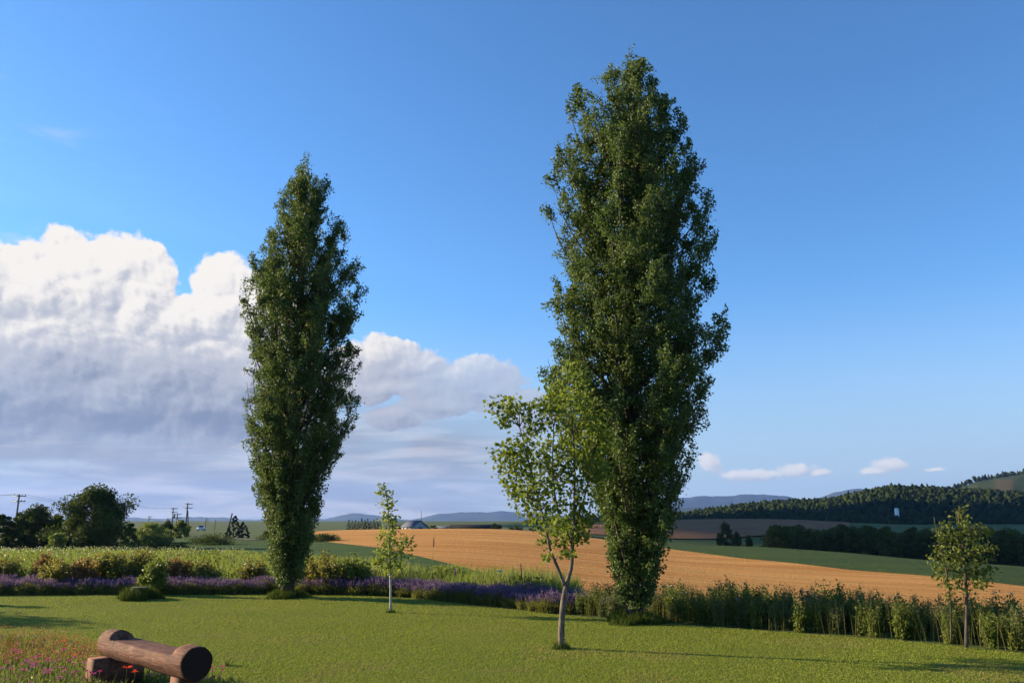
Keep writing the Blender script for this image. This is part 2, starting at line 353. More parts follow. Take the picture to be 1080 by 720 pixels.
# ------------------------------------------------------------------ vegetation builders
def bez(p0, p1, p2, n=8):
    t = np.linspace(0, 1, n)[:, None]; return (1 - t) ** 2 * p0 + 2 * t * (1 - t) * p1 + t * t * p2

def poplar(base_px, base_py, top, prof, seed, label, nlimb=120, per=620, leaf=.055):
    g = np.random.default_rng(seed); B = G(base_px, base_py); D = B[1]
    pr = np.array([[P(540, y, D)[2], xat(l, D, y) - B[0], xat(r, D, y) - B[0]] for y, l, r in prof])[::-1]
    T = P(top[0], top[1], D) - B
    def axis(z): return T[0] * (z / T[2]) ** 1.2
    def R(z, ph):
        l = axis(z) - np.interp(z, pr[:, 0], pr[:, 1]); r = np.interp(z, pr[:, 0], pr[:, 2]) - axis(z)
        c = np.cos(ph); side = r if c > 0 else l; mean = (l + r) / 2
        return abs(c) * side + (1 - abs(c)) * mean
    root = empty('poplar_tree', B, label=label, cat='tree', group='tall poplars on the lawn')
    tb = MB(); zz = np.linspace(0, T[2] * .93, 16)
    tube(tb, np.stack([axis(zz) + .04 * np.sin(zz * 1.7), .04 * np.cos(zz * 1.3), zz - .05 * (zz == 0)], 1), .17 * (1 - zz / T[2]) ** .9 + .012, 8)
    lb = MB(); lf = MB(); ga = PI * (3 - 5 ** .5)
    zs = np.linspace(0, 1, 60); wgt = np.array([abs(R(z * T[2], 0)) + abs(R(z * T[2], PI)) for z in zs]) + .15; cdf = np.cumsum(wgt); cdf /= cdf[-1]
    for i in range(nlimb):
        q = (i + g.random()) / nlimb; zt = np.interp(q, cdf, zs) * T[2] * .985 + .1; ph = i * ga + g.normal() * .3
        k = (.3 + .62 * g.random() ** .6) if i % 3 else 1.0; pl = i % 3 == 0
        rt = max(R(min(zt, T[2]), ph), .03) * k * .93
        ln = min(zt * .8, (.9 + 1.9 * g.random()) * (1 if zt > 2 else .7)); z0 = max(zt - ln, .05)
        r0 = min(.06, R(z0, ph) * .3)
        e = np.array([math.cos(ph), math.sin(ph), 0]); ax0 = np.array([axis(z0), 0, z0]); 
        r1 = min(rt * .9, max(R(z0 + .4 * ln, ph) * .93, .02))
        p0 = ax0 + e * r0; p2 = np.array([axis(zt), 0, zt]) + e * rt; p1 = np.array([axis(z0 + .4 * ln), 0, z0 + .4 * ln]) + e * r1
        for _ in range(14):                         # keep each limb inside the crown's own outline
            path = bez(p0, p1, p2, 9); f_ = D / (D + path[:, 1]); xx = (path[:, 0] + B[0]) * f_ - B[0]; zz_ = (path[:, 2] - HC) * f_ + HC
            mg = min(.06, .2 * R(p2[2], 0)) if pl else min(.12, .3 * R(p2[2], 0)); bad = (xx > np.interp(zz_, pr[:, 0], pr[:, 2]) - mg) | (xx < np.interp(zz_, pr[:, 0], pr[:, 1]) + mg) | (zz_ > T[2] - .1)
            if not bad[2:].any(): break
            for q_ in (p1, p2): q_[0] = axis(q_[2]) + (q_[0] - axis(q_[2])) * .88; q_[1] *= .92
            if (zz_ > T[2] - .1).any(): p2[2] -= .08
        tube(lb, path, np.linspace(.012 + .012 * ln, .005, 9) * .8, 4)
        # side sprigs carry the leaves
        nsp = int(9 + 7 * g.random()) if zt > 1.2 else 8
        for s in range(nsp):
            tt = .15 + .85 * g.random() ** .8; c = path[min(int(tt * 8), 8)] if tt > .97 else path[int(tt * 8)] + (path[min(int(tt * 8) + 1, 8)] - path[int(tt * 8)]) * (tt * 8 % 1)
            wd = (.17 * (1 - .6 * tt) + .035) * (1 if zt > 1.5 else .6)
            d = unit(g.normal(size=3) * np.array([1, 1, .4]) + np.array([0, 0, 1.3])) * (.22 + .3 * g.random()); 
            off = g.normal(size=3) * np.array([wd, wd, .12]) * (.62 if pl else .85)
            n = int(per / 12 * (.6 + .8 * g.random())); u = g.random(n)[:, None]
            pts = c + off * (.3 + u * .7) + d * u + g.normal(size=(n, 3)) * np.array([.07, .07, .08]) * (1.05 - .6 * u)
            f_ = D / (D + pts[:, 1]); xx = (pts[:, 0] + B[0]) * f_ - B[0]; zz_ = (pts[:, 2] - HC) * f_ + HC
            mx = np.interp(zz_, pr[:, 0], pr[:, 2]); mn = np.interp(zz_, pr[:, 0], pr[:, 1]); ins = (mx - mn) * .025
            mx = mx + (.07 if pl else -ins); mn = mn - (.07 if pl else -ins)
            ok = (xx < mx) & (xx > mn) & (zz_ < T[2] + (.03 if pl else -.35)) & (pts[:, 2] > .28 + .12 * g.random(len(pts)))
            pts = pts[ok]
            if len(pts): leaves(lf, pts, leaf * (.7 + .6 * g.random(len(pts))), .25, rnd=np.clip(g.normal(.45, .25, len(pts)), 0, 1), g=g)
    for k in range(16):                             # the leading shoots at the very top
        ph = k * ga; zt = T[2] * (1 - .012 * k) + g.normal() * .05; rt = .03 + .02 * k; n = 90 + 14 * k; u = g.random(n)[:, None]
        c = np.array([axis(zt) + rt * math.cos(ph), rt * math.sin(ph), zt]); pts = c - np.array([0, 0, .75]) * u + g.normal(size=(n, 3)) * np.array([.05, .05, .04]) * (.7 + 1.6 * u)
        leaves(lf, pts, leaf * (.7 + .6 * g.random(n)), .25, rnd=np.clip(g.normal(.45, .25, n), 0, 1), g=g)
    tr = tb.build('trunk', M['bark'], root, smooth_=True); lb.build('branches', M['bark'], tr); lf.build('crown', M['poplar'], root)
    return root, B

profL = [(160, 321, 323), (172, 314, 333), (185, 307, 345), (202, 295, 352), (230, 288, 365), (254, 275, 378), (275, 262, 382), (289, 256, 388), (310, 255, 386), (330, 254, 383), (348, 257, 375), (358, 268, 378), (372, 262, 387), (390, 253, 386), (411, 252, 387),
         (435, 253, 382), (459, 257, 380), (477, 259, 369), (494, 261, 348), (529, 272, 340), (564, 283, 334), (598, 287, 324), (616, 290, 316), (630, 293, 313)]
profR = [(50, 660, 668), (58, 652, 676), (77, 632, 690), (92, 604, 702), (110, 598, 726), (138, 591, 727), (162, 588, 740), (178, 577, 743), (208, 571, 752), (236, 574, 757), (258, 588, 752), (280, 583, 754), (301, 564, 757), (315, 570, 762), (332, 577, 766),
         (353, 596, 770), (368, 564, 767), (393, 567, 760), (411, 566, 756), (436, 570, 762), (460, 585, 755), (483, 600, 742), (510, 615, 728), (537, 629, 721), (567, 640, 705), (608, 644, 698), (629, 649, 690), (655, 656, 682)]
popL, BL = poplar(302, 630, (323, 161), profL, 11, 'smaller tall columnar poplar standing at the lavender edge, left of the two', 230, 980)
popR, BR = poplar(669, 656, (664, 51), profR, 23, 'tallest broad dark poplar at the lawn edge behind the young forked tree', 270, 1080)

def small_tree(name, base, stems, clusters, leafmat, barkmat, leaf, n, seed, label, cr=.2, dy=.45, group=None, aspect=.85, upb=.5, tw=.006):
    """stems: [(radius0, radius1, [(px,py,dy)...])], clusters: [(px,py,scale)]"""
    g = np.random.default_rng(seed); B = np.array(base); D = B[1]; root = empty(name, B, label=label, cat='tree', group=group)
    tb = MB(); skel = []
    for r0, r1, pts in stems:
        p = np.array([P(a, b, D + c) - B for a, b, c in pts])
        t = np.linspace(0, 1, len(p)); tt = np.linspace(0, 1, 4 * len(p)); p = np.stack([np.interp(tt, t, p[:, k]) for k in range(3)], 1)
        for _ in range(2): p[1:-1] = (p[:-2] + 2 * p[1:-1] + p[2:]) / 4
        tube(tb, p, np.linspace(r0, r1, len(p)), 8); skel.append(p)
    skel = np.concatenate(skel); bb = MB(); lf = MB()
    for px, py, s in clusters:
        q = P(px, py, D + g.normal() * dy) - B
        cand = skel[skel[:, 2] < q[2] - .1 * s]; cand = cand if len(cand) else skel
        c = cand[np.argmin(((cand - q) ** 2).sum(1) + .6 * (q[2] - .35 - cand[:, 2]) ** 2)]
        path = bez(c, (c + q) / 2 + np.array([0, 0, .12]) + g.normal(size=3) * .05, q, 6); tube(bb, path, np.linspace(tw * 1.6, tw * .5, 6), 4)
        k = max(3, int(n * s * (.7 + .6 * g.random()))); u = g.random(k) ** .7
        i = u * 4.99; ii = i.astype(int); pp = path[ii] + (path[ii + 1] - path[ii]) * (i - ii)[:, None]
        pts = np.where((u > .45)[:, None], pp, q) + np.clip(g.normal(size=(k, 3)), -1.7, 1.7) * cr * s * np.array([1, 1, .8]) * .62
        leaves(lf, pts, leaf * (.6 + .7 * g.random(k)), upb, droop=-.25, aspect=aspect, g=g)
    tr = tb.build('trunk', M[barkmat], root, smooth_=True); bb.build('twigs', M[barkmat], tr); lf.build('crown', M[leafmat], root)
    return root

g = np.random.default_rng(5)
cl = [(524, 428, .9), (537, 425, .8), (548, 433, .8), (530, 445, .5), (528, 480, 1), (540, 476, 1), (551, 470, 1), (534, 496, 1), (547, 494, 1), (560, 492, 1), (541, 516, .9), (552, 524, 1), (560, 540, 1), (568, 450, .9), (572, 470, 1),
      (582, 432, 1), (580, 412, .8), (590, 398, .9), (604, 388, .7), (612, 402, .9), (600, 415, 1), (618, 424, 1), (630, 440, .9), (604, 440, 1.1), (590, 452, 1.1), (616, 456, 1.1), (634, 468, .8), (586, 478, 1.1), (603, 480, 1.1), (620, 486, 1), (574, 500, 1.1),
      (592, 506, 1.1), (610, 508, 1.1), (628, 506, .8), (568, 520, 1), (584, 530, 1.1), (602, 534, 1.1), (618, 532, .9), (572, 548, .9), (590, 552, .9), (606, 556, 1), (616, 552, .8), (596, 572, .6), (577, 572, .6), (603, 585, .35), (575, 590, .35), (563, 482, 1), (555, 508, 1), (626, 548, .6),
      (585, 560, .8), (612, 566, .5), (597, 426, 1), (608, 470, 1), (596, 494, 1), (580, 516, 1), (566, 428, .5), (640, 455, .7), (644, 480, .7), (638, 498, .7)]
small_tree('young_maple_tree', G(592, 684), [(.054, .043, [(592, 685, 0), (592, 660, 0), (594, 635, 0), (597, 617, 0)]), (.032, .009, [(596, 618, 0), (588, 598, -.05), (580, 580, -.1), (577, 562, -.15), (566, 520, -.2), (556, 480, -.2), (548, 450, -.2)]),
            (.035, .009, [(597, 618, 0), (603, 598, .05), (604, 572, .1), (606, 530, .1), (606, 480, .15), (602, 430, .1), (600, 400, .1)]), (.022, .008, [(604, 575, .1), (588, 540, 0), (582, 500, -.1), (584, 450, -.1)]), (.02, .008, [(605, 560, .1), (618, 520, .2), (626, 470, .2)])],
           cl, 'maple', 'pale_bark', .07, 120, 31, 'young tree with forked pale trunk in front of the tallest poplar', cr=.235, dy=.35, aspect=.9)
cl = [(404, 514, .6), (408, 522, .7), (404, 530, .7), (411, 538, .8), (406, 546, .8), (415, 550, .7), (410, 558, .9), (404, 566, .8), (418, 564, .8), (412, 574, 1), (402, 582, 1), (422, 578, .9), (430, 570, .7), (434, 576, .6), (428, 586, .8), (412, 590, 1), (400, 594, .8), (420, 596, .8), (396, 590, .6), (408, 602, .6), (414, 530, .5), (400, 520, .4), (416, 586, .9), (407, 578, .8), (411, 548, .7), (409, 568, .8)]
small_tree('sapling_tree', G(412, 646), [(.028, .012, [(412, 647, 0), (412, 620, 0), (411, 590, 0), (410, 560, 0), (409, 530, 0), (405, 512, 0)])], cl, 'sapling', 'white_bark', .08, 50, 33, 'slender staked-size sapling with thin white stem on open lawn', cr=.2, dy=.14, aspect=.8, tw=.004)
g = np.random.default_rng(9)
cl = [(1010 + 3, 538, .5), (1008, 546, .7), (1018, 548, .6), (1000, 556, .8), (1022, 556, .9), (1034, 556, .5), (992, 566, .7), (1006, 566, 1), (1018, 566, 1), (1032, 568, .9), (1044, 560, .5), (996, 578, .9), (1010, 580, 1.1), (1024, 580, 1.1), (1038, 582, .9), (1046, 580, .5), (990, 590, .8), (1004, 592, 1.1), (1018, 592, 1.1), (1032, 594, 1), (1044, 600, .7), (1000, 604, 1), (1014, 606, 1), (1028, 606, 1), (1042, 612, .6), (994, 612, .7), (1008, 618, .8), (1022, 618, .7), (1036, 616, .6), (988, 602, .5), (1000, 628, .4)]
small_tree('thin_young_tree', G(1019, 685), [(.032, .008, [(1019, 682, 0), (1020, 640, 0), (1018, 600, 0), (1014, 565, 0), (1010, 538, 0)]), (.015, .005, [(1003, 676, .1), (1003, 640, .1), (998, 600, .1), (990, 572, .1), (985, 545, .1)])],
           cl, 'cherry', 'bark', .07, 66, 35, 'thin young olive-leaved tree growing up through the weedy border at far right', cr=.17, dy=.22, aspect=.6, tw=.004)

def crown_mesh(h, w, nclump, per, leaf, g, low=.12, shape='round'):
    lf = MB(); ga = PI * (3 - 5 ** .5); pz = g.random(4) * 6
    for i in range(nclump):
        z = low + (1 - low) * (i + g.random()) / nclump
        s = (z - low) / (1 - low)
        if shape == 'round': r = math.sin(PI * min(.98, .12 + .88 * s) ** .85) ** .6
        elif shape == 'cone': r = (1 - s) ** .8 + .04
        else: r = (1 - s ** 3) ** .5
        r *= w / 2 * (.35 + .65 * g.random() ** .5) * (.85 + .3 * g.random()); ph = i * ga + g.normal() * .4
        r *= (.80 + .20 * math.sin(2 * ph + 7 * s + pz[0]) + .16 * math.sin(5 * ph - 9 * s + pz[1])) if shape != 'cone' else 1
        c = np.array([r * math.cos(ph), r * math.sin(ph), z * h * (.97) * (1 if shape != 'round' else .93 + .07 * math.sin(3 * ph + pz[2]))]); cs = (.075 + .09 * g.random()) * w * (1 if shape != 'cone' else (.35 + .65 * (1 - s)))
        if shape == 'cone': cs *= .7
        pts = unit(g.normal(size=(per, 3))) * (g.random(per)[:, None] ** .4) * cs * np.array([1, 1, .75 if shape == 'round' else .5]) + c
        pts[:, 2] = np.maximum(pts[:, 2], .02)
        leaves(lf, pts, leaf * (.7 + .6 * g.random(per)), .5, rnd=np.clip(g.random() * .5 + g.random(per) * .5, 0, 1), g=g)
    return lf
def tree_proto(name, h, w, nclump, per, leaf, seed, leafmat, low=.12, shape='round', tr=.05):
    g = np.random.default_rng(seed); root = empty(name, (0, 0, 0), cat='tree')
    tb = MB(); z = np.linspace(-.1, h * .8, 7); tube(tb, np.stack([.03 * h * np.sin(z), .02 * h * np.cos(z * 1.3) - .02 * h, z], 1), tr * h * .5 * (1 - z / h) + .01, 6)
    for k in range(7):
        a = k * 2.4; z0 = h * (.2 + .07 * k); tube(tb, bez(np.array([0, 0, z0]), np.array([.2 * w * math.cos(a), .2 * w * math.sin(a), z0 + .05 * h]), np.array([.36 * w * math.cos(a), .36 * w * math.sin(a), z0 + .16 * h]), 5), np.linspace(.014 * h, .004 * h, 5), 4)
    tb.build('trunk', M['bark'], root); crown_mesh(h, w, nclump, per, leaf, g, low, shape).build('crown', M[leafmat], root); return root
def at(px, py_base, D): p = P(px, py_base, D); return (p[0], D, gz(p[0], D) - .05)
def hgt(py_top, D, px=540): return P(px, py_top, D)[2]

# left tree group (D about 75)
def place_tree(name, px, top, D, wpx, seed, mt, label, shape='round', group=None, nclump=60, per=170, leaf=.17, low=.04):
    x = xat(px, D); z0 = gz(x, D) - .05; h = hgt(top, D) - z0; w = wpx * 1.1 * D / 860
    o = tree_proto(name, h, w, nclump, per, leaf, seed, mt, low, shape); o.location = (x, D, z0); o.rotation_euler[2] = seed * 1.3
    return tag(o, label, 'tree' if 'shrub' not in name else 'shrub', group)
GL = 'trees behind the meadow on the left'
place_tree('broad_tree', 95, 511, 76, 74, 101, 'dark_tree', 'largest round dark tree beside the utility poles, behind the meadow', group=GL, nclump=120, per=210, leaf=.19)
place_tree('broad_tree', 34, 533, 80, 44, 102, 'dark_tree', 'spreading tree just right of the utility pole at far left', group=GL, nclump=60)
place_tree('broad_tree', 54, 541, 82, 22, 103, 'dark_tree', 'narrow tree tucked between the spreading tree and the largest round tree', group=GL, nclump=40)
place_tree('broad_tree', 16, 541, 78, 30, 104, 'dark_tree', 'lower tree around the foot of the far left utility pole', group=GL, nclump=40)
place_tree('broad_tree', -4, 540, 77, 24, 105, 'dark_tree', 'tree cut off by the left edge of the photograph', group=GL, nclump=40)
place_tree('broad_tree', 133, 551, 84, 16, 106, 'dark_tree', 'small dark tree against the right flank of the largest round tree', group=GL, nclump=30)
place_tree('broad_tree', 187, 549, 120, 18, 107, 'shrub', 'small light green tree under the cluster of poles', group=GL, nclump=40)
place_tree('shrub', 57, 561, 66, 22, 108, 'shrub', 'low round green shrub in front of the dark trees', nclump=30, per=120, leaf=.12)
place_tree('shrub', 155, 551, 95, 40, 109, 'shrub', 'wide yellowish green shrub right of the largest round tree', nclump=50, per=140, leaf=.14)
place_tree('shrub', 172, 548, 98, 20, 110, 'dark_tree', 'taller dark shrub at the right end of the yellowish shrub', nclump=30, per=120, leaf=.14)
place_tree('shrub', 222, 565, 88, 50, 111, 'dark_tree', 'long low dark bush along the field track', 'flat', nclump=40, per=120, leaf=.12)
place_tree('shrub', 160, 568, 72, 62, 112, 'dark_tree', 'long low dark bush at the back of the meadow', 'flat', nclump=50, per=120, leaf=.12)
place_tree('shrub', 340, 564, 95, 40, 113, 'dark_tree', 'low dark bush at the wheat field corner behind the smaller poplar', 'flat', nclump=40, per=120, leaf=.12)
place_tree('shrub', 285, 560, 105, 30, 116, 'dark_tree', 'low dark bush left of the smaller poplar near the conifer', 'flat', nclump=40, per=120, leaf=.12)
place_tree('conifer_tree', 244, 543, 115, 18, 114, 'conifer', 'dark pointed conifer beside the leaning pole, the taller of the pair', 'cone', 'pair of conifers by the track', 60, 150, .16)
place_tree('conifer_tree', 253, 550, 116, 16, 115, 'conifer', 'shorter dark conifer on the right of the pair by the track', 'cone', 'pair of conifers by the track', 50, 140, .16)

# row of conifers behind the wheat
con = [tree_proto('conifer_tree', 5.0, 2.6, 26, 60, .3, 120 + k, 'conifer', .05, 'cone') for k in range(3)]
gg = np.random.default_rng(77); lab = 'small dark conifer in the windbreak row beyond the wheat field'
row = [366, 369.5, 373, 376, 379.5, 383, 386, 389, 392.5, 396, 399]
for i, px in enumerate(row):
    D = 215 + gg.normal() * 2; x = xat(px, D); loc = (x, D, gz(x, D) - .6); s = .62 + .22 * gg.random() 
    if i < 3: o = con[i]; o.location = loc; o.scale = (s, s, s); tag(o, lab, 'tree', 'conifer row beyond the wheat')
    else: dup(con[i % 3], loc, gg.random() * 6, s, lab, 'conifer row beyond the wheat')
# dark tree belt in the valley
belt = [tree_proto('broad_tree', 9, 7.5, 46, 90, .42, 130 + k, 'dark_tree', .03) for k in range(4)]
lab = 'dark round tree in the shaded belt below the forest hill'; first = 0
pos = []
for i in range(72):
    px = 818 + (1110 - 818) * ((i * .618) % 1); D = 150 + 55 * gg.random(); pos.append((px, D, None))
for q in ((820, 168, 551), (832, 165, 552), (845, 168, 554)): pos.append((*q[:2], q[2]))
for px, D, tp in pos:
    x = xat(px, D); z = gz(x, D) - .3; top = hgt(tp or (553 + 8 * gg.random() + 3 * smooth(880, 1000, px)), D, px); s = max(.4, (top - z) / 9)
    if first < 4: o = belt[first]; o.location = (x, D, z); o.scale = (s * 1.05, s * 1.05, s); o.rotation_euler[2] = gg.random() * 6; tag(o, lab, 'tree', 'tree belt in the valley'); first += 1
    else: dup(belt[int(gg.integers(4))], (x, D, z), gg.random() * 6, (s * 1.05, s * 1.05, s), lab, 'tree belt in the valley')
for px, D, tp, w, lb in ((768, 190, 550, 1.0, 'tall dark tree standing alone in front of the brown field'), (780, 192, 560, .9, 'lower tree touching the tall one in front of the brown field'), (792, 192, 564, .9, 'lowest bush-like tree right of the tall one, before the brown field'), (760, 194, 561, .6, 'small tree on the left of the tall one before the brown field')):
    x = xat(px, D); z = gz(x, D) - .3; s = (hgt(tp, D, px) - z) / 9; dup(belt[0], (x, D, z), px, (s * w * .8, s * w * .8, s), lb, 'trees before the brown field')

# forest on the hill: a mass nobody could count
def forest(name, data, n, seed, smin, smax, cond):
    u, D, Zz = data; g = np.random.default_rng(seed); mb = MB(); v0, f0 = ICO1
    k = 0
    while k < n:
        a = u[0] + (u[-1] - u[0]) * g.random(); d = D[0] + (D[-1] - D[0]) * .62 * g.random()
        if not cond(540 + 860 * math.tan(a), d): continue
        i = int(np.clip(np.searchsorted(u, a), 1, len(u) - 1)); j = int(np.clip(np.searchsorted(D, d), 1, len(D) - 1)); z = Zz[i, j]
        h = smin + (smax - smin) * g.random(); w = h * (.26 + .2 * g.random())
        con_ = g.random() < .15; v = v0 * (1 + .32 * g.normal(size=(len(v0), 1)))
        if con_: s = np.clip((1 - v[:, 2]) / 2, 0.03, 1)[:, None]; v = np.concatenate([v[:, :2] * s * 1.2, v[:, 2:]], 1)
        v = rz_apply(v, g.random() * 6) * np.array([w, w, h * .55]) + np.array([math.tan(a) * d, d, z + h * .45])
        mb.add(v, f0, np.clip(g.normal(.45, .25), 0, 1)); k += 1
    return tag(mb.build(name, M['forest']), 'dark mixed forest covering the hill at right', 'forest', kind='stuff')
def rz_apply(v, a): return v @ rz(a).T
forest('forest', rf, 10500, 4, 3.5, 7, lambda px, d: 560 < px < 1190 and d > 500)
o = forest('forest', rh, 1500, 6, 5, 10, lambda px, d: 930 < px < 1200 and (px < 1000 or d < 1180 or d > 1440)); o['label'] = 'scattered woods on the open hill behind the forest'

# ------------------------------------------------------------------ lawn grass, meadow
def lawn_pts(n, seed, d0=6.3, pxa=-120, pxb=1200):
    g = np.random.default_rng(seed); a = math.atan((pxa - 540) / 860); b = math.atan((pxb - 540) / 860)
    th = a + (b - a) * g.random(n); dm = edgeD(th); d = d0 * (dm / d0) ** g.random(n); return np.tan(th) * d, d, g
x, y, g = lawn_pts(420000, 41); d = np.hypot(x, y); mb = MB()
pn = .5 + .5 * np.sin(x * 1.1 + 2 * np.sin(y * .7)) * np.cos(y * .9 + 1.3 * np.sin(x * .6))
br = smooth(.25, .9, sum(np.sin(x * a + y * b + c) for a, b, c in ((1.3, .5, 0), (-.7, 1.6, 1), (2.9, -1.1, 2), (.9, 3.1, 4))) / 2.2) * np.interp(d, [8, 13, 18], [1, .9, .5])
blades(mb, np.stack([x, y, tz(x, y)], 1), (.012 + .016 * g.random(len(x))) * (.85 + .3 * pn), .0035 + .0006 * d, .6, rnd=np.clip(np.where(g.random(len(x)) < .04 + .42 * br, .95 + .05 * g.random(len(x)), .1 + .3 * pn + .48 * g.random(len(x))), 0, 1), g=g)
tag(mb.build('lawn_grass', M['lawn_blade']), 'short mown grass of the lawn', 'grass', kind='stuff')
# meadow of tall grass at left and behind the lavender
g = np.random.default_rng(43); n = 90000
px = -150 + (760) * g.random(n); a = np.arctan((px - 540) / 860); d0 = edgeD(a) + 1.9; far = np.interp(px, [-150, 160, 250, 330, 400, 500, 600], [68, 72, 60, 43, 32.5, 26, 23])
d = d0 * (np.maximum(far, d0 + .2) / d0) ** g.random(n); x = np.tan(a) * d
keep = g.random(n) < np.interp(px, [-150, 330, 420, 610], [1, 1, .35, .25]); x, d, px = x[keep], d[keep], px[keep]
pn = smooth(-1.6, 1.6, np.sin(x * .5 + 2 * np.sin(d * .25)) * np.cos(d * .4 + np.sin(x * .33)) + .7 * np.sin(x * 1.7 + d * .6) + .6 * np.sin(x * .8 - d * 1.1 + 1))
mb = MB(); blades(mb, np.stack([x, d, tz(x, d)], 1), (.25 + .4 * g.random(len(x)) ** 1.5) * (.5 + .9 * pn) * np.interp(d, [25, 60], [1, .6]), .014 + .0008 * d, .22, rnd=np.clip(.6 * pn + .6 * g.random(len(x)) - .1, 0, 1), g=g)
tag(mb.build('meadow_grass', M['meadow_blade']), 'tall bright green meadow grass behind the lavender', 'grass', kind='stuff')

g = np.random.default_rng(44); n = 26000; px = -150 + 720 * g.random(n); a = np.arctan((px - 540) / 860); d0 = edgeD(a) + 2; far = np.interp(px, [-150, 160, 250, 330, 400, 500, 600], [66, 70, 58, 42, 31, 25, 22.5])
d = d0 * (np.maximum(far, d0 + .2) / d0) ** g.random(n); x = np.tan(a) * d
cl_ = sum(np.sin(x * q0 + d * q1 + q2) for q0, q1, q2 in ((.7, .3, 0), (-.4, .9, 2), (1.7, -.6, 1), (.3, 1.9, 3))) + g.normal(size=n) * .5; k = cl_ > np.where(px < 330, .8, 1.6); x, d, px = x[k], d[k], px[k]
mb = MB(); leaves(mb, np.stack([x, d, tz(x, d) + .15 + .45 * g.random(len(x)) * np.interp(d, [25, 60], [1, .7])], 1), .09 + .0018 * d, .6, aspect=.55, g=g); tag(mb.build('meadow_weeds', M['weed']), 'broad-leaved weeds in dark patches through the meadow', 'weeds', kind='stuff')
n = 1000; px = -60 + 330 * g.random(n); d = 38 + 27 * g.random(n) ** .6; a = np.arctan((px - 540) / 860); x = np.tan(a) * d; k = g.random(n) < np.interp(px, [-60, 90, 270], [1, .8, .15]); x, d = x[k], d[k]
mb = MB(); leaves(mb, np.stack([x, d, tz(x, d) + .38 + .2 * g.random(len(x))], 1), .09, .5, aspect=.5, g=g); tag(mb.build('meadow_flowers', M['white_petal']), 'whitish flower heads along the back of the meadow', 'wildflowers', kind='stuff')

# ------------------------------------------------------------------ lavender
def lav_proto(k):
    g = np.random.default_rng(200 + k); root = empty('lavender_plant', (0, 0, 0), cat='plant')
    n = 700; a = g.random(n) * 2 * PI; r = .29 * np.sqrt(g.random(n)); mb = MB()
    b = np.stack([r * np.cos(a), r * np.sin(a), 0 * r], 1); e = np.stack([np.cos(a), np.sin(a), 0 * a], 1)
    base = b * .5 + np.array([0, 0, .0]); h = (.24 + .1 * g.random(n)) * (1 - .5 * (r / .26) ** 2) + .1
    blades(mb, b + [0, 0, .0], h, .02, .35, g=g)
    leaves(mb, np.concatenate([b * 1.1 + np.stack([0 * r, 0 * r, h * (.1 + .9 * g.random(n))], 1)]), .055, .3, aspect=.4, g=g)
    mb.build('foliage', M['lav_leaf'], root)
    n = 120; a = g.random(n) * 2 * PI; r = .25 * np.sqrt(g.random(n)); fl = MB()
    tip = np.stack([1.25 * r * np.cos(a), 1.25 * r * np.sin(a), .50 - .9 * r ** 2 * 2 + .05 * g.normal(size=n)], 1)
    for j in range(5): leaves(fl, tip + np.array([0, 0, -.02 * j]) + g.normal(size=(n, 3)) * .006, .034, .1, aspect=.8, g=g)
    fl.build('blossom', M['lav_flower'], root); return root
LV = [lav_proto(k) for k in range(5)]; used = 0; g = np.random.default_rng(210)
def along(pxa, pxb, step, off):                      # points parallel to the lawn edge
    th = np.linspace(math.atan((pxa - 540) / 860), math.atan((pxb - 540) / 860), 600); D = edgeD(th); x = np.tan(th) * D
    s = np.concatenate([[0], np.cumsum(np.hypot(np.diff(x), np.diff(D)))]); q = np.arange(0, s[-1], step) + .3 * step
    xi, yi = np.interp(q, s, x), np.interp(q, s, D); tx, ty = np.gradient(xi), np.gradient(yi); L = np.hypot(tx, ty)
    return xi - ty / L * off, yi + tx / L * off
for row, off in enumerate((.38, .85, 1.35)):
    xs, ys = along(-60, 588 if row < 2 else 575, .47, off)
    for i, (x, y) in enumerate(zip(xs, ys)):
        pxx = 540 + 860 * x / y
        if row == 0 and (280 < pxx < 322): continue
        x += g.normal() * .05; y += g.normal() * .06; s = .85 + .25 * g.random(); loc = (x, y, gz(x, y)); lb = 'purple flowering lavender clump in the long border along the lawn'
        if used < 5: o = LV[used]; o.location = loc; o.scale = (s * 1.05, s * 1.05, s * .76); tag(o, lb, 'plant', 'lavender border along the lawn'); used += 1
        else: dup(LV[int(g.integers(5))], loc, g.random() * 6, (s * 1.08, s * 1.08, s * (.64 + .24 * g.random())), lb, 'lavender border along the lawn')

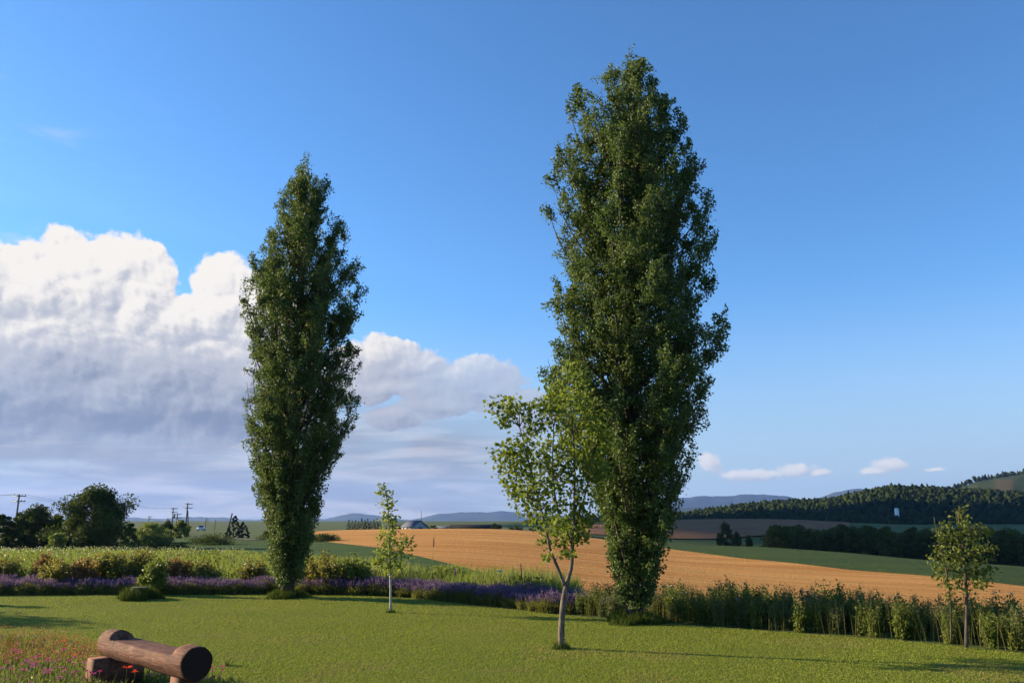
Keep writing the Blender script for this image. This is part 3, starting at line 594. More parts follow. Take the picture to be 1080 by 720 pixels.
# ------------------------------------------------------------------ weedy border on the right
def weed_proto(k):
    g = np.random.default_rng(300 + k); root = empty('tall_weed', (0, 0, 0), cat='plant'); st = MB(); lf = MB()
    pale = k % 3 == 2
    for s in range(9):
        a = g.random() * 2 * PI; h = .55 + .45 * g.random(); r = .1 + .15 * g.random()
        p0 = np.array([.08 * math.cos(a), .08 * math.sin(a), 0]); p2 = np.array([r * math.cos(a), r * math.sin(a), h]); path = bez(p0, np.array([p0[0] * 1.5, p0[1] * 1.5, h * .6]), p2, 6); tube(st, path, np.linspace(.006, .003, 6), 4)
        n = 85; u = g.random(n) * .97; i = u * 4.99; ii = i.astype(int); pp = path[ii] + (path[ii + 1] - path[ii]) * (i - ii)[:, None]
        leaves(lf, pp + g.normal(size=(n, 3)) * .06, (.115 - .055 * u) * (.7 + .6 * g.random(n)), .3, droop=-.2, aspect=.6 if not pale else .4, g=g)
        n = 12; hd = p2 + g.normal(size=(n, 3)) * np.array([.02, .02, .06])
        if k in (1, 5) and s % 2 == 0: fl = MB(); fl.add(ICO2[0] * (1 + .28 * g.normal(size=(len(ICO2[0]), 1))) * np.array([.022, .022, .014 if k == 1 else .045]) + p2, ICO2[1], g.random()); fl.build('flower_head', M['white_petal' if k == 1 else 'mauve_petal'], root)
        else: leaves(st if k % 3 == 0 else lf, hd, .03, .2, g=g)
    st.build('stems', M['weed_stem'], root); lf.build('leaves', M['weed_pale' if pale else 'weed'], root); return root
WD = [weed_proto(k) for k in range(6)]; wl = ['bushy dark weed with brown seed heads in the border at right', 'bushy dark weed topped with small white flowers in the border at right', 'pale narrow-leaved weed in the border at right', 'bushy dark weed with brown seed heads in the border at right', 'bushy dark weed with brown seed heads in the border at right', 'pale narrow-leaved weed topped with mauve flowers in the border at right']
used = set(); g = np.random.default_rng(310)
for row, off in enumerate((.35, .8, 1.3, 1.8)):
    xs, ys = along(596, 1180, .30, off)
    for x, y in zip(xs, ys):
        pxx = 540 + 860 * x / y
        if row == 0 and 645 < pxx < 695: continue
        x += g.normal() * .08; y += g.normal() * .08; s = (.74 + .34 * g.random()) * (.8 if row == 0 else 1) * np.interp(pxx, [600, 690, 760, 1000], [.68, .70, .76, .72]) * (1 + .07 * math.sin(x * 2.3) * math.sin(x * .9 + 1)); loc = (x, y, gz(x, y)); k = int(g.choice(6, p=[.3, .08, .2, .22, .12, .08]))
        if k not in used: o = WD[k]; o.location = loc; o.scale = (s, s, s); tag(o, wl[k], 'plant', 'weedy border along the lawn'); used.add(k)
        else: dup(WD[k], loc, g.random() * 6, s, wl[k], 'weedy border along the lawn')
for k in range(6):
    if k not in used: tag(WD[k], wl[k], 'plant', 'weedy border along the lawn'); x, y = along(800 + 40 * k, 810 + 40 * k, .37, 1.)[0][0], along(800 + 40 * k, 810 + 40 * k, .37, 1.)[1][0]; WD[k].location = (x, y, gz(x, y))

g = np.random.default_rng(333); bb = []
for off in np.linspace(.25, 2.3, 12):
    xs, ys = along(600, 1180, .026, off); k = g.random(len(xs)) < .8; bb.append(np.stack([xs + g.normal(size=len(xs)) * .1, ys + g.normal(size=len(xs)) * .1], 1)[k])
bb = np.concatenate(bb); mb = MB(); blades(mb, np.c_[bb, tz(bb[:, 0], bb[:, 1])], (.42 + .5 * g.random(len(bb))) * (.8 + .25 * np.sin(bb[:, 0] * 2.1) * np.sin(bb[:, 0] * .7 + bb[:, 1])), .005, .17, g=g); tag(mb.build('border_grass', M['border_blade']), 'tall thin pale grass growing through the weedy border', 'grass', kind='stuff')
# shrubs behind the lavender at left
sh = [(8, 604, 586, 30, 'olive_shrub', 'olive shrub cut by the left edge behind the lavender'), (60, 606, 590, 36, 'olive_shrub', 'leafy olive shrub with yellow tips in front of the left meadow'), (48, 600, 585, 30, 'red_shrub', 'low dark reddish shrub at the left of the meadow edge'), (88, 606, 588, 24, 'red_shrub', 'small russet shrub among the olive shrubs behind the lavender'),
      (105, 604, 584, 34, 'olive_shrub', 'olive shrub directly right of the small russet one'), (128, 602, 583, 40, 'olive_shrub', 'broad olive shrub above the grassy stump'), (150, 600, 580, 36, 'olive_shrub', 'tallest olive shrub behind the grassy stump'), (163, 610, 590, 26, 'shrub', 'green shrub standing in the lavender right of the stump'), (185, 602, 588, 34, 'red_shrub', 'reddish brown shrub right of the tallest olive shrub'),
      (215, 603, 594, 36, 'olive_shrub', 'low spreading olive shrub left of the smaller poplar'), (345, 606, 584, 60, 'olive_shrub', 'broad loose olive shrub right of the smaller poplar trunk'), (372, 606, 588, 40, 'shrub', 'green shrub between the smaller poplar and the slender sapling'), (268, 604, 590, 30, 'olive_shrub', 'olive shrub half hidden at the left foot of the smaller poplar')]
for i, (px, pb, tp, w, mt, lb) in enumerate(sh):
    D = 24.5 if pb < 606 else 23.6; tp -= 2; w *= 1.12
    if 'in the lavender' in lb: D = 22.6
    x = xat(px, D); z0 = gz(x, D); h = hgt(tp, D) - z0; w = w * D / 860; gq = np.random.default_rng(140 + i); ro = empty('shrub', (x, D, z0), label=lb, cat='shrub', group='shrubs behind the lavender'); st = MB(); lf = MB()
    for k in range(int(26 + w * 26)):
        a = gq.random() * 6.3; rr0 = w / 2 * gq.random() ** .5; hh = h * (1 - .45 * (2 * rr0 / w) ** 2) * (.6 + .5 * gq.random()); p2 = np.array([rr0 * math.cos(a), rr0 * math.sin(a) * .8, hh])
        path = bez(p2 * [.3, .3, 0], p2 * [.6, .6, .6], p2, 6); tube(st, path, np.linspace(.007, .003, 6), 4); n = 70; u = .25 + .75 * gq.random(n); q_ = u * 4.99; ii = q_.astype(int)
        leaves(lf, path[ii] + (path[ii + 1] - path[ii]) * (q_ - ii)[:, None] + gq.normal(size=(n, 3)) * .055, .07 * (.6 + .7 * gq.random(n)), .4, rnd=np.clip(gq.random() * .5 + gq.random(n) * .55, 0, 1), g=gq)
    st.build('stems', M['weed_stem'], ro); lf.build('leaves', M[mt], ro)

# single tall weeds and a bare stake
for i, (px, tp, D, lb) in enumerate(((455, 572, 23.5, 'thin tall grass stalk above the lavender right of the sapling'), (476, 603, 22, 'short mauve flower stalk above the lavender'), (522, 602, 21, 'white umbrella-shaped flower above the lavender'))):
    x = xat(px, D); z0 = gz(x, D); h = hgt(tp, D) - z0; r = empty('weed_stalk', (x, D, z0), label=lb, cat='plant'); mb = MB()
    tube(mb, bez(np.zeros(3), np.array([.02, 0, h * .6]), np.array([.05 + .04 * i, 0, h]), 7), np.linspace(.008, .003, 7), 5); mb.build('stem', M['weed_stem'], r)
    fl = MB(); n = 40; gq = np.random.default_rng(i)
    if i in (1, 2): fl.add(ICO2[0] * (1 + .28 * gq.normal(size=(len(ICO2[0]), 1))) * np.array([.07, .07, .02] if i == 2 else [.022, .022, .10]) + np.array([.05 + .04 * i, 0, h]), ICO2[1], .5); fl.build('flower_head', M['white_petal' if i == 2 else 'mauve_petal'], r)
    else: fl.add(ICO2[0] * (1 + .25 * gq.normal(size=(len(ICO2[0]), 1))) * np.array([.02, .02, .13]) + np.array([.05 + .04 * i, 0, h]), ICO2[1], .5); fl.build('seed_head', M['seed'], r)
mb = MB(); D = 19.6; x = xat(552, D); tube(mb, np.array([[0, 0, 0], [-.02, 0, .5], [-.06, 0, 1.0]]) , [.014, .013, .012], 6); o = mb.build('stake', M['bark']); o.location = (x, D, gz(x, D)); tag(o, 'dark leaning stake poking out of the lavender left of the forked tree', 'stake')

# grassy mounds at the feet of trunks
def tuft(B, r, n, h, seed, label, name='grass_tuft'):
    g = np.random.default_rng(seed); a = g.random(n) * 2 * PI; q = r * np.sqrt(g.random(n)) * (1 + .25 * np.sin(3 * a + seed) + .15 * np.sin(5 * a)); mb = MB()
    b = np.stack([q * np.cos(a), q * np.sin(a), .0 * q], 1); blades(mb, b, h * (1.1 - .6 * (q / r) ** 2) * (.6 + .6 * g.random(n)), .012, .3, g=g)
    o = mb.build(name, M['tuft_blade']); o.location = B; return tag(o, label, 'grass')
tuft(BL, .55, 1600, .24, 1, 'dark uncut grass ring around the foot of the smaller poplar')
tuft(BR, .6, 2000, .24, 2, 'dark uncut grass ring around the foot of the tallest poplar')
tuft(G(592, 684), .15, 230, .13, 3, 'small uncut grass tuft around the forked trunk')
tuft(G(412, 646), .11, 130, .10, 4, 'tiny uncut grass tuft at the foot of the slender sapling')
# stump in a mound of grass
S = G(146, 632); r = empty('tree_stump', S, label='cut tree stump with pale flat top sunk in long grass on the lawn', cat='stump'); mb = MB()
kk = np.arange(20) * 2 * PI / 20; rad = .2 * (1 + .07 * np.sin(kk * 3 + 1) + .04 * np.sin(kk * 7))
v = np.concatenate([np.stack([rad * f * np.cos(kk), rad * f * np.sin(kk), 0 * kk + z], 1) for f, z in ((1.35, 0), (1.1, .12), (1, .26), (.97, .31))]); f = np.concatenate([np.stack([j * 20 + np.arange(20), j * 20 + (np.arange(20) + 1) % 20, (j + 1) * 20 + (np.arange(20) + 1) % 20, (j + 1) * 20 + np.arange(20)], 1) for j in range(3)])
mb.add(v, f); mb.build('trunk', M['bark'], r, smooth_=True); mb = MB(); mb.add(np.stack([rad * .96 * np.cos(kk), rad * .96 * np.sin(kk), 0 * kk + .312], 1), np.array([list(range(20))])); mb.build('cut_top', flat('cut_wood', (.4, .32, .25), (.28, .2, .15), 30), r)
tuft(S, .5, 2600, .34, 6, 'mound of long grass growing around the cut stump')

# ------------------------------------------------------------------ log bench
m, t = mat('stained_log'); v = t.obj(); s = t.noise(t.sc(v, (1.2, 14, 14)), 1, 6, .65); k2 = t.noise(v, 5, 3); spot = t.noise(v, 16, 2)
col = t.mix(t.ss(.3, .7, s), (.085, .034, .02), (.21, .088, .052)); col = t.mix(t.m('MULTIPLY', t.ss(.45, .7, k2), .5), col, (.27, .135, .085)); col = t.mix(t.ss(.62, .68, spot), col, (.045, .02, .013)); fine = t.noise(t.sc(v, (5, 60, 60)), 1, 4, .7); col = t.mix(t.m('MULTIPLY', t.ss(.5, .62, fine), .6), col, (.05, .022, .014)); crk = t.noise(t.sc(v, (.9, 22, 22)), 1.3, 3, .5); col = t.mix(t.ss(.66, .69, crk), col, (.02, .01, .007))
finish(t, col, .75, .15, t.m('ADD', s, fine), .8, .015); M['log'] = m
m, t = mat('log_end'); v = t.obj(); ln = t.vm('LENGTH', t.sc(v, (0, 1, 1))); ring = t.m('SINE', t.m('ADD', t.m('MULTIPLY', ln, 120), t.m('MULTIPLY', t.noise(v, 6, 3), 6)))
crack = t.noise(t.sc(v, (1, 3, 30)), 1, 3); col = t.mix(t.ss(-1, 1, ring), (.024, .012, .009), (.028, .014, .010)); finish(t, t.mix(t.ss(.62, .66, crack), col, (.012, .008, .006)), .85, .2, t.noise(v, 40, 4), .3, .004); M['log_end'] = m
NE, FE = P(208, 700, 9.2), P(117, 677, 10.75); NE[2] = FE[2] = (NE[2] + FE[2]) / 2 
ax = FE - NE; L = np.linalg.norm(ax); ang = math.atan2(ax[1], ax[0])
bench = empty('log_bench', (NE[0], NE[1], 0), ang, label='rustic log bench hewn flat on top between two round ends, beside the flower bed', cat='bench'); zc = NE[2]
ns = 40; th = np.arange(ns) * 2 * PI / ns; rings = []
def ring_at(x, r, cut=None):
    y, z = r * np.cos(th), r * np.sin(th)
    w = 1 + .02 * np.sin(3 * th + x * 2) + .014 * np.sin(7 * th + x * 5) + .008 * np.sin(13 * th - x * 9) + .012 * np.sin(x * 6 + 2 * th); y, z = y * w, z * w
    if cut is not None: z = np.minimum(z, cut)
    return np.stack([0 * th + x, y, z + zc], 1)
R0, R1 = .183, .172
def rr_(x): return R0 + (R1 - R0) * x / L
for x in (0, .008): rings.append(ring_at(x, rr_(x) * (.955 if x == 0 else .985)))
for x in np.linspace(.03, .27, 5): rings.append(ring_at(x, rr_(x)))
for x in np.linspace(.30, L - .33, 16): rings.append(ring_at(x, rr_(x), .075))
for x in np.linspace(L - .31, L - .03, 5): rings.append(ring_at(x, rr_(x)))
for x in (L - .008, L): rings.append(ring_at(x, rr_(x) * (.985 if x < L else .955)))
nr = len(rings); f = np.concatenate([np.stack([j * ns + np.arange(ns), j * ns + (np.arange(ns) + 1) % ns, (j + 1) * ns + (np.arange(ns) + 1) % ns, (j + 1) * ns + np.arange(ns)], 1) for j in range(nr - 1)])
mb = MB(); mb.add(np.concatenate(rings), f); mb.build('log_seat', M['log'], bench)
for nm, rg, x in (('end_face', rings[0], -.001), ('end_face', rings[-1], L + .001)):
    e = MB(); rg = rg.copy(); rg[:, 0] = 0; rg[:, 2] -= zc; e.add(np.concatenate([rg, [[0, 0, 0]]]), np.stack([np.arange(ns), (np.arange(ns) + 1) % ns, np.full(ns, ns)], 1)); o = e.build(nm, M['log_end'], bench); o.location = (x, 0, zc)
for x in (.28, L - .22):
    mb = MB(); kk = np.arange(16) * 2 * PI / 16; hh = zc - .135
    prof = [(-.13, 0), (.13, 0), (.14, hh * .5), (.12, hh), (-.12, hh), (-.14, hh * .5)]
    v = np.array([[x + a, y, b] for y in ((-.09, .09) if x < 1 else (-.30, .30)) for a, b in prof]); ff = [np.array([list(range(6))]), np.array([list(range(11, 5, -1))]), np.array([[j, 6 + j, 6 + (j + 1) % 6, (j + 1) % 6] for j in range(6)])]
    mb.add(v, ff); mb.build('support', M['log'], bench)

# ------------------------------------------------------------------ flower bed in the corner
bed_px = [(-160, 668), (0, 668), (50, 670), (85, 680), (110, 692), (190, 712), (260, 726), (320, 760)]
bed = np.array([G(a, b)[:2] for a, b in bed_px]); lo = np.array([G(a, 800)[:2] for a, _ in bed_px])
mb = MB(); n = len(bed); mb.add(np.concatenate([np.c_[bed, tz(bed[:, 0], bed[:, 1]) + .012], np.c_[lo, 0 * lo[:, 0] + .012]]), np.array([[i, i + 1, n + i + 1, n + i][::-1] for i in range(n - 1)])); tag(mb.build('flower_bed', M['soil']), kind='structure')
def bed_pts(n, g, pa=-120, pb=300, yb=760):
    out = []
    bp = np.array(bed_px)
    while len(out) < n:
        px = pa + (pb - pa) * g.random(); yt = np.interp(px, bp[:, 0], bp[:, 1]) + 2; py = yt + (yb - yt) * g.random()
        if py > yb: continue
        out.append(G(px, py))
    return np.array(out)
def clear_bench(p, m=.24):
    d = p[:, :2] - NE[:2]; e = ax[:2] / np.linalg.norm(ax[:2]); s = d @ e; tt = np.abs(d @ np.array([-e[1], e[0]])); return p[~((s > -.1) & (s < L + .1) & (tt < m))]
g = np.random.default_rng(61); b = clear_bench(bed_pts(15000, g)); mb = MB(); blades(mb, b, .07 + .15 * g.random(len(b)) ** 2, .009, .45, g=g); tag(mb.build('bed_grass', M['meadow_blade']), 'rough green grass and weeds filling the flower bed', 'grass', kind='stuff')
b = clear_bench(bed_pts(2600, g)); mb = MB(); leaves(mb, b + np.array([0, 0, 1]) * (.03 + .12 * g.random((len(b), 1))), .05, .6, aspect=.5, g=g); tag(mb.build('bed_ground_cover', M['weed_pale']), 'low leafy ground cover in the flower bed', 'ground cover', kind='stuff')
b = clear_bench(bed_pts(5200, g, -60, 105, 708)); mb = MB(); dd = b + np.array([0, 0, 1]) * (.05 + .16 * g.random((len(b), 1))); leaves(mb, dd, .026, .3, aspect=.4, g=g); tag(mb.build('russet_ground_cover', M['orange']), 'russet dry foliage patch at the back of the flower bed', 'ground cover', kind='stuff')
def flower_proto(k, name, petal, h, pr_, npet, seed):
    g = np.random.default_rng(seed); r = empty(name, (0, 0, 0), cat='flower'); st = MB(); tube(st, bez(np.zeros(3), np.array([.01, .01, h * .6]), np.array([.02, -.015, h]), 5), .0028, 4)
    leaves(st, np.array([[.01, 0, h * .3], [-.01, .01, h * .5], [0, -.01, h * .15]]) + g.normal(size=(3, 3)) * .01, .05, .3, aspect=.35, g=g); st.build('stem', M['weed'], r)
    fl = MB(); c = np.array([.02, -.015, h])
    for i in range(npet):
        a = i * 2 * PI / npet + g.normal() * .1; e = np.array([math.cos(a), math.sin(a), .35 + .2 * g.normal()]); e /= np.linalg.norm(e); s = np.array([-math.sin(a), math.cos(a), 0])
        tip = c + e * pr_; mid = c + e * pr_ * .6; fl.add(np.array([c, mid + s * pr_ * .42 + [0, 0, .1 * pr_], tip + s * pr_ * .2, tip - s * pr_ * .2, mid - s * pr_ * .42 + [0, 0, .1 * pr_]]), np.array([[0, 1, 2, 3, 4]]), g.random())
    fl.build('petals', M[petal], r); return r
PK = [flower_proto(k, 'pink_flower', 'pink', .13 + .04 * k, .030, 6, 400 + k) for k in range(3)]
spots = [(2, 694), (6, 700), (12, 690), (16, 698), (20, 703), (24, 706), (30, 706), (34, 703), (28, 710), (40, 708), (46, 712), (52, 710), (36, 714), (58, 714), (10, 712), (4, 716), (22, 716), (48, 717), (66, 708), (90, 716), (96, 718), (100, 714), (84, 712), (150, 712), (154, 716), (158, 714), (148, 717), (164, 718), (225, 716), (230, 714), (218, 717), (205, 717), (190, 718), (112, 716), (62, 718), (72, 716), (14, 684), (3, 686), (78, 704), (44, 700), (55, 702), (64, 697)]
gq = np.random.default_rng(71); i = 0
for px, py in spots:
    for _ in range(3 if py > 698 else 2):
        p = G(px + gq.normal() * 4, py + 9 + gq.normal() * 2.5); q = clear_bench(p[None], .2)
        if not len(q): continue
        loc = tuple(p); s = .8 + .5 * gq.random(); lb = 'small magenta pink flower low in the flower bed'
        if i < 3: o = PK[i]; o.location = loc; tag(o, lb, 'flower', 'pink flowers in the bed')
        else: dup(PK[i % 3], loc, gq.random() * 6, s, lb, 'pink flowers in the bed')
        i += 1
pp = flower_proto(0, 'poppy', 'red', .30, .065, 7, 410); pp.location = tuple(G(130, 733)); tag(pp, 'brightest red poppy in front of the bench support', 'flower')
c = flower_proto(0, 'poppy', 'red', .24, .045, 6, 411); c.location = tuple(G(139, 731)); tag(c, 'smaller red poppy touching the brightest poppy on its right', 'flower')
for i, (px, py) in enumerate(((68, 694), (66, 690), (76, 706))):
    o = dup(c, tuple(G(px, py)), px, .8, ('orange red flower in the russet patch behind the bed, middle one', 'orange red flower in the russet patch, farthest back', 'orange red flower between the russet patch and the bench')[i])
def wild_tuft(px, py, h, seed, lb):
    g = np.random.default_rng(seed); n = 60; mb = MB(); b = np.clip(g.normal(size=(n, 3)), -1.5, 1.5) * .03; b[:, 2] = 0; blades(mb, b, h * (.4 + .6 * g.random(n)), .007, .22, g=g); o = mb.build('grass_tuft', M['meadow_blade']); o.location = tuple(G(px, py)); tag(o, lb, 'grass')
wild_tuft(8, 682, .34, 81, 'tall pale grass tuft at the left edge of the flower bed'); wild_tuft(27, 686, .42, 82, 'tallest pale grass tuft in front of the dark lawn shadow'); wild_tuft(128, 722, .2, 83, 'grass tuft growing under the bench'); wild_tuft(238, 702, .15, 84, 'grass tuft beside the near end of the bench')

# ------------------------------------------------------------------ utility poles, wires
M['pole'] = flat('weathered_pole', (.13, .12, .11), (.09, .08, .075), 4, .8, .2)
M['steel'] = flat('grey_steel', (.25, .25, .25), None, 4, .5, .4); M['wire'] = flat('black_wire', (.03, .03, .03))
tops = {}
def pole(px, top, D, lb, lean=0, arm=True, drum=False, key=None):
    x = xat(px, D); z0 = gz(x, D) - .1; h = hgt(top, D, px) - z0; r = empty('utility_pole', (x, D, z0), label=lb, cat='utility pole', group='utility poles behind the meadow'); mb = MB()
    tube(mb, np.array([[0, 0, 0], [lean * .5, 0, h * .5], [lean, 0, h]]), [.15, .13, .10], 8); mb.build('post', M['pole'], r)
    if arm:
        for z in (h - .25, h - .95):
            q = MB(); box(q, (lean, .12, z), (1.7, .1, .12)); a = q.build('crossarm', M['steel'], r)
            for dx in (-.75, -.3, .3, .75):
                q = MB(); tube(q, np.array([[lean + dx, .12, z + .06], [lean + dx, .12, z + .14], [lean + dx, .12, z + .24]]), [.05, .07, .03], 6); q.build('insulator', M['steel'], a)
    if drum: q = MB(); tube(q, np.array([[lean + .3, 0, h - 2.2], [lean + .3, 0, h - 1.3]]), [.25, .25], 10); q.build('transformer', M['steel'], r)
    if key: tops[key] = np.array([x + lean, D + .12, z0 + h - .1])
pole(10, 521, 112, 'weathered utility pole standing alone at the far left, above the trees', key='a')
pole(122, 530, 140, 'utility pole rising at the right side of the largest round tree', lean=.15, key='b')
pole(125, 537, 141, 'short bracing pole leaning against the pole beside the largest round tree', lean=-.7, arm=False)
pole(192, 530, 150, 'tallest pole of the cluster left of the white car', key='c')
pole(177, 535, 170, 'thinner pole with a drum on the left of the tallest cluster pole', drum=True, key='d')
pole(182, 541, 175, 'short pole between the two tall poles of the cluster', arm=True, drum=True)
pole(196, 538, 152, 'slanting prop pole on the right of the tallest cluster pole', lean=-.6, arm=False)
pole(152, 544, 260, 'small distant pole left of the cluster'); pole(213, 546, 300, 'small distant pole just right of the white car'); pole(223, 548, 330, 'smallest distant pole near the horizon'); pole(172, 546, 300, 'tiny distant pole directly left of the cluster')
pole(235, 541, 118, 'dark leaning pole beside the pair of conifers', lean=.75, arm=False)
def cable(a, b, sag, lb):
    mb = MB(); t = np.linspace(0, 1, 16)[:, None]; p = a + (b - a) * t; p[:, 2] -= (4 * sag * t * (1 - t))[:, 0]; tube(mb, p, .014, 4); tag(mb.build('power_cable', M['wire']), lb, 'cable', 'power cables between poles')
for k, dx in enumerate((-.75, .75)):
    s = ('left', 'right')[k]; o = np.array([dx, 0, .1])
    cable(tops['a'] + o, tops['b'] + o, .7, f'cable from the far left pole to the next pole, {s} strand'); cable(tops['b'] + o, tops['d'] + o, .5, f'cable from the tree-side pole to the drum pole, {s} strand')
    cable(tops['a'] + o, tops['a'] + np.array([-32, -10, 0]) + o, .6, f'cable running off the left edge, {s} strand')

# ------------------------------------------------------------------ far buildings, silo, car
M['roof'] = flat('grey_blue_roof', (.11, .13, .16), None, 1, .8, .15); M['dark_roof'] = flat('dark_roof', (.022, .022, .025), None, 1, .9, .08); M['wall'] = flat('pale_wall', (.42, .42, .42), None, 1, .8, .2); M['dark_wall'] = flat('dark_wall', (.07, .06, .055), None, 1, .8, .2)
M['glass'] = flat('dark_glass', (.02, .025, .03), None, 1, .1, .6); M['white'] = flat('white_paint', (.75, .75, .74), (.66, .66, .66), 1, .35, .5); M['rubber'] = flat('rubber', (.02, .02, .02))
def house(name, px, D, w, d, hw, hr, rot, wallm, roofm, lb, nwin=3):
    x = xat(px, D); z = gz(x, D) - .1; r = empty(name, (x, D, z), rot, label=lb, cat='building'); q = MB()
    v = [[sx * w / 2, sy * d / 2, zz] for sx in (-1, 1) for sy in (-1, 1) for zz in (0, hw)] + [[-w / 2, 0, hw + hr], [w / 2, 0, hw + hr]]
    q.add(v, [np.array([[0, 1, 5, 4], [2, 6, 7, 3]]), np.array([[0, 2, 3, 8, 1], [4, 5, 9, 7, 6]])]); q.build('wall', wallm, r)
    q = MB(); o = .35; e = hr * (.5 * d + o) / (.5 * d)
    for sy in (-1, 1):
        a = np.array([[-w / 2 - o, 0, hw + hr + .05], [w / 2 + o, 0, hw + hr + .05], [w / 2 + o, sy * (d / 2 + o), hw + hr - e + .05], [-w / 2 - o, sy * (d / 2 + o), hw + hr - e + .05]]); b = a + [0, 0, .12]
        q.add(np.concatenate([a, b]), np.array([[0, 1, 2, 3], [4, 7, 6, 5], [0, 4, 5, 1], [1, 5, 6, 2], [2, 6, 7, 3], [3, 7, 4, 0]]))
    q.build('roof', roofm, r)
    for i in range(nwin):
        q = MB(); box(q, ((i + .5) / nwin * w - w / 2, -d / 2 - .01, hw * .55), (.9, .06, min(1, hw * .45))); wn = q.build('window', M['white'], r); q = MB(); box(q, ((i + .5) / nwin * w - w / 2, -d / 2 - .045, hw * .55), (.75, .02, min(.85, hw * .38))); q.build('pane', M['glass'], wn)
    q = MB(); box(q, (w / 2 + .02, 0, min(1, hw * .45)), (.06, 1.2, min(2, hw * .9))); q.build('door', M['dark_wall'], r)
house('farm_house', 436, 225, 6.2, 4.6, 1.3, 1.5, -.95, M['wall'], M['roof'], 'small farmhouse with blue-grey gable roof below the thin mast')
house('farm_shed', 469, 228, 4.4, 3, .8, .5, 0, M['wall'], M['roof'], 'pale low shed between the farmhouse and the long barn', 2)
house('farm_shed', 418, 232, 3, 3, 1., .6, .5, M['dark_wall'], M['dark_roof'], 'dark little shed left of the farmhouse', 1)
house('barn', 501, 226, 13.6, 6, 1.0, .8, -.06, M['dark_wall'], M['dark_roof'], 'long dark low barn on the skyline of the wheat field', 5)
D = 226; x = xat(443, D); mb = MB(); z0 = gz(x, D); tube(mb, np.array([[0, 0, 0], [0, 0, hgt(538, D) - z0]]), [.12, .05], 6); o = mb.build('mast', M['pole']); o.location = (x, D, z0); tag(o, 'thin dark mast beside the farmhouse', 'mast')
for i, (px, tp, w) in enumerate(((522, 552, 8), (456, 554, 9), (545, 555, 14), (566, 555, 14), (590, 556, 16), (410, 553, 8), (486, 556.5, 10))): place_tree('shrub', px, tp, 220, w * 1.3, 150 + i, 'dark_tree', ('dark bush at the right end of the long barn', 'dark bush between the farmhouse and pale shed', 'dark low bush right of the barn on the skyline', 'dark low bush on the skyline seen left of the forked tree', 'dark low bush on the skyline behind the forked tree', 'dark bush at the right end of the conifer row', 'dark low bush in front of the long barn')[i], 'flat', None, 16, 60, .3)
D = 560; x = xat(952, D); zz = hgt(543, D, 952); s = empty('silo', (x, D, zz - 8), label='white round silo standing out of the dark forest', cat='silo'); mb = MB(); R = 1.35
tube(mb, np.array([[0, 0, 0], [0, 0, 6.], [0, 0, 12.4]]), [R, R, R], 20); mb.build('tank', M['white'], s, smooth_=False); mb = MB(); tube(mb, np.array([[0, 0, 12.4], [0, 0, 12.8], [0, 0, 13.1]]), [R * 1.06, R * .7, .15], 20); mb.build('roof', M['wall'], s)
# car on the lane
D = 225; x = xat(208.5, D); car = empty('parked_car', (x, D, gz(x, D) + .35), .2, label='small white car far off between the utility poles and the conifers', cat='car'); q = MB()
sec = [(-.8, .25), (.8, .25), (.82, .7), (.7, .95), (-.7, .95), (-.82, .7)]; v = np.array([[a, y, b] for y in (-2, 2) for a, b in sec]); q.add(v, [np.array([list(range(6))]), np.array([list(range(11, 5, -1))]), np.array([[j, 6 + j, 6 + (j + 1) % 6, (j + 1) % 6] for j in range(6)])]); q.build('body', M['white'], car)
q = MB(); v = np.array([[-.68, -1.2, .95], [.68, -1.2, .95], [.68, 1.7, .95], [-.68, 1.7, .95], [-.55, -.6, 1.45], [.55, -.6, 1.45], [.55, 1.4, 1.45], [-.55, 1.4, 1.45]]); q.add(v, np.array([[0, 1, 5, 4], [1, 2, 6, 5], [2, 3, 7, 6], [3, 0, 4, 7]])); cab = q.build('window', M['glass'], car); q = MB(); q.add(v[4:] + [0, 0, .03], np.array([[0, 1, 2, 3]])); q.build('roof', M['white'], car)
for sx in (-.72, .72):
    q = MB(); box(q, (sx * .8, -2.01, .62), (.3, .05, .15)); q.build('headlight', M['glass'], car)
    for sy in (-1.3, 1.3): q = MB(); tube(q, np.array([[sx - .1, sy, .32], [sx + .1, sy, .32]]), .32, 12); q.build('wheel', M['rubber'], car)

# trees left of the frame whose shadows reach the lawn
for i, (px, py, L_, h, w, lb) in enumerate(((70, 659, 9.5, 2.9, 3.6, 'rounded tree beyond the left edge casting the nearer lawn shadow'), (66, 642, 12, 3.3, 1.6, 'rounded tree beyond the left edge casting the farther lawn shadow'))):
    q = G(px, py); o = tree_proto('broad_tree', h, w, 40, 130, .09, 160 + i, 'dark_tree', .1); sx, sy = -.956, .292; xx, yy = q[0] + sx * L_, q[1] + sy * L_; o.location = (xx, yy, gz(xx, yy) - .05); tag(o, lb, 'tree', 'trees beside the lawn')

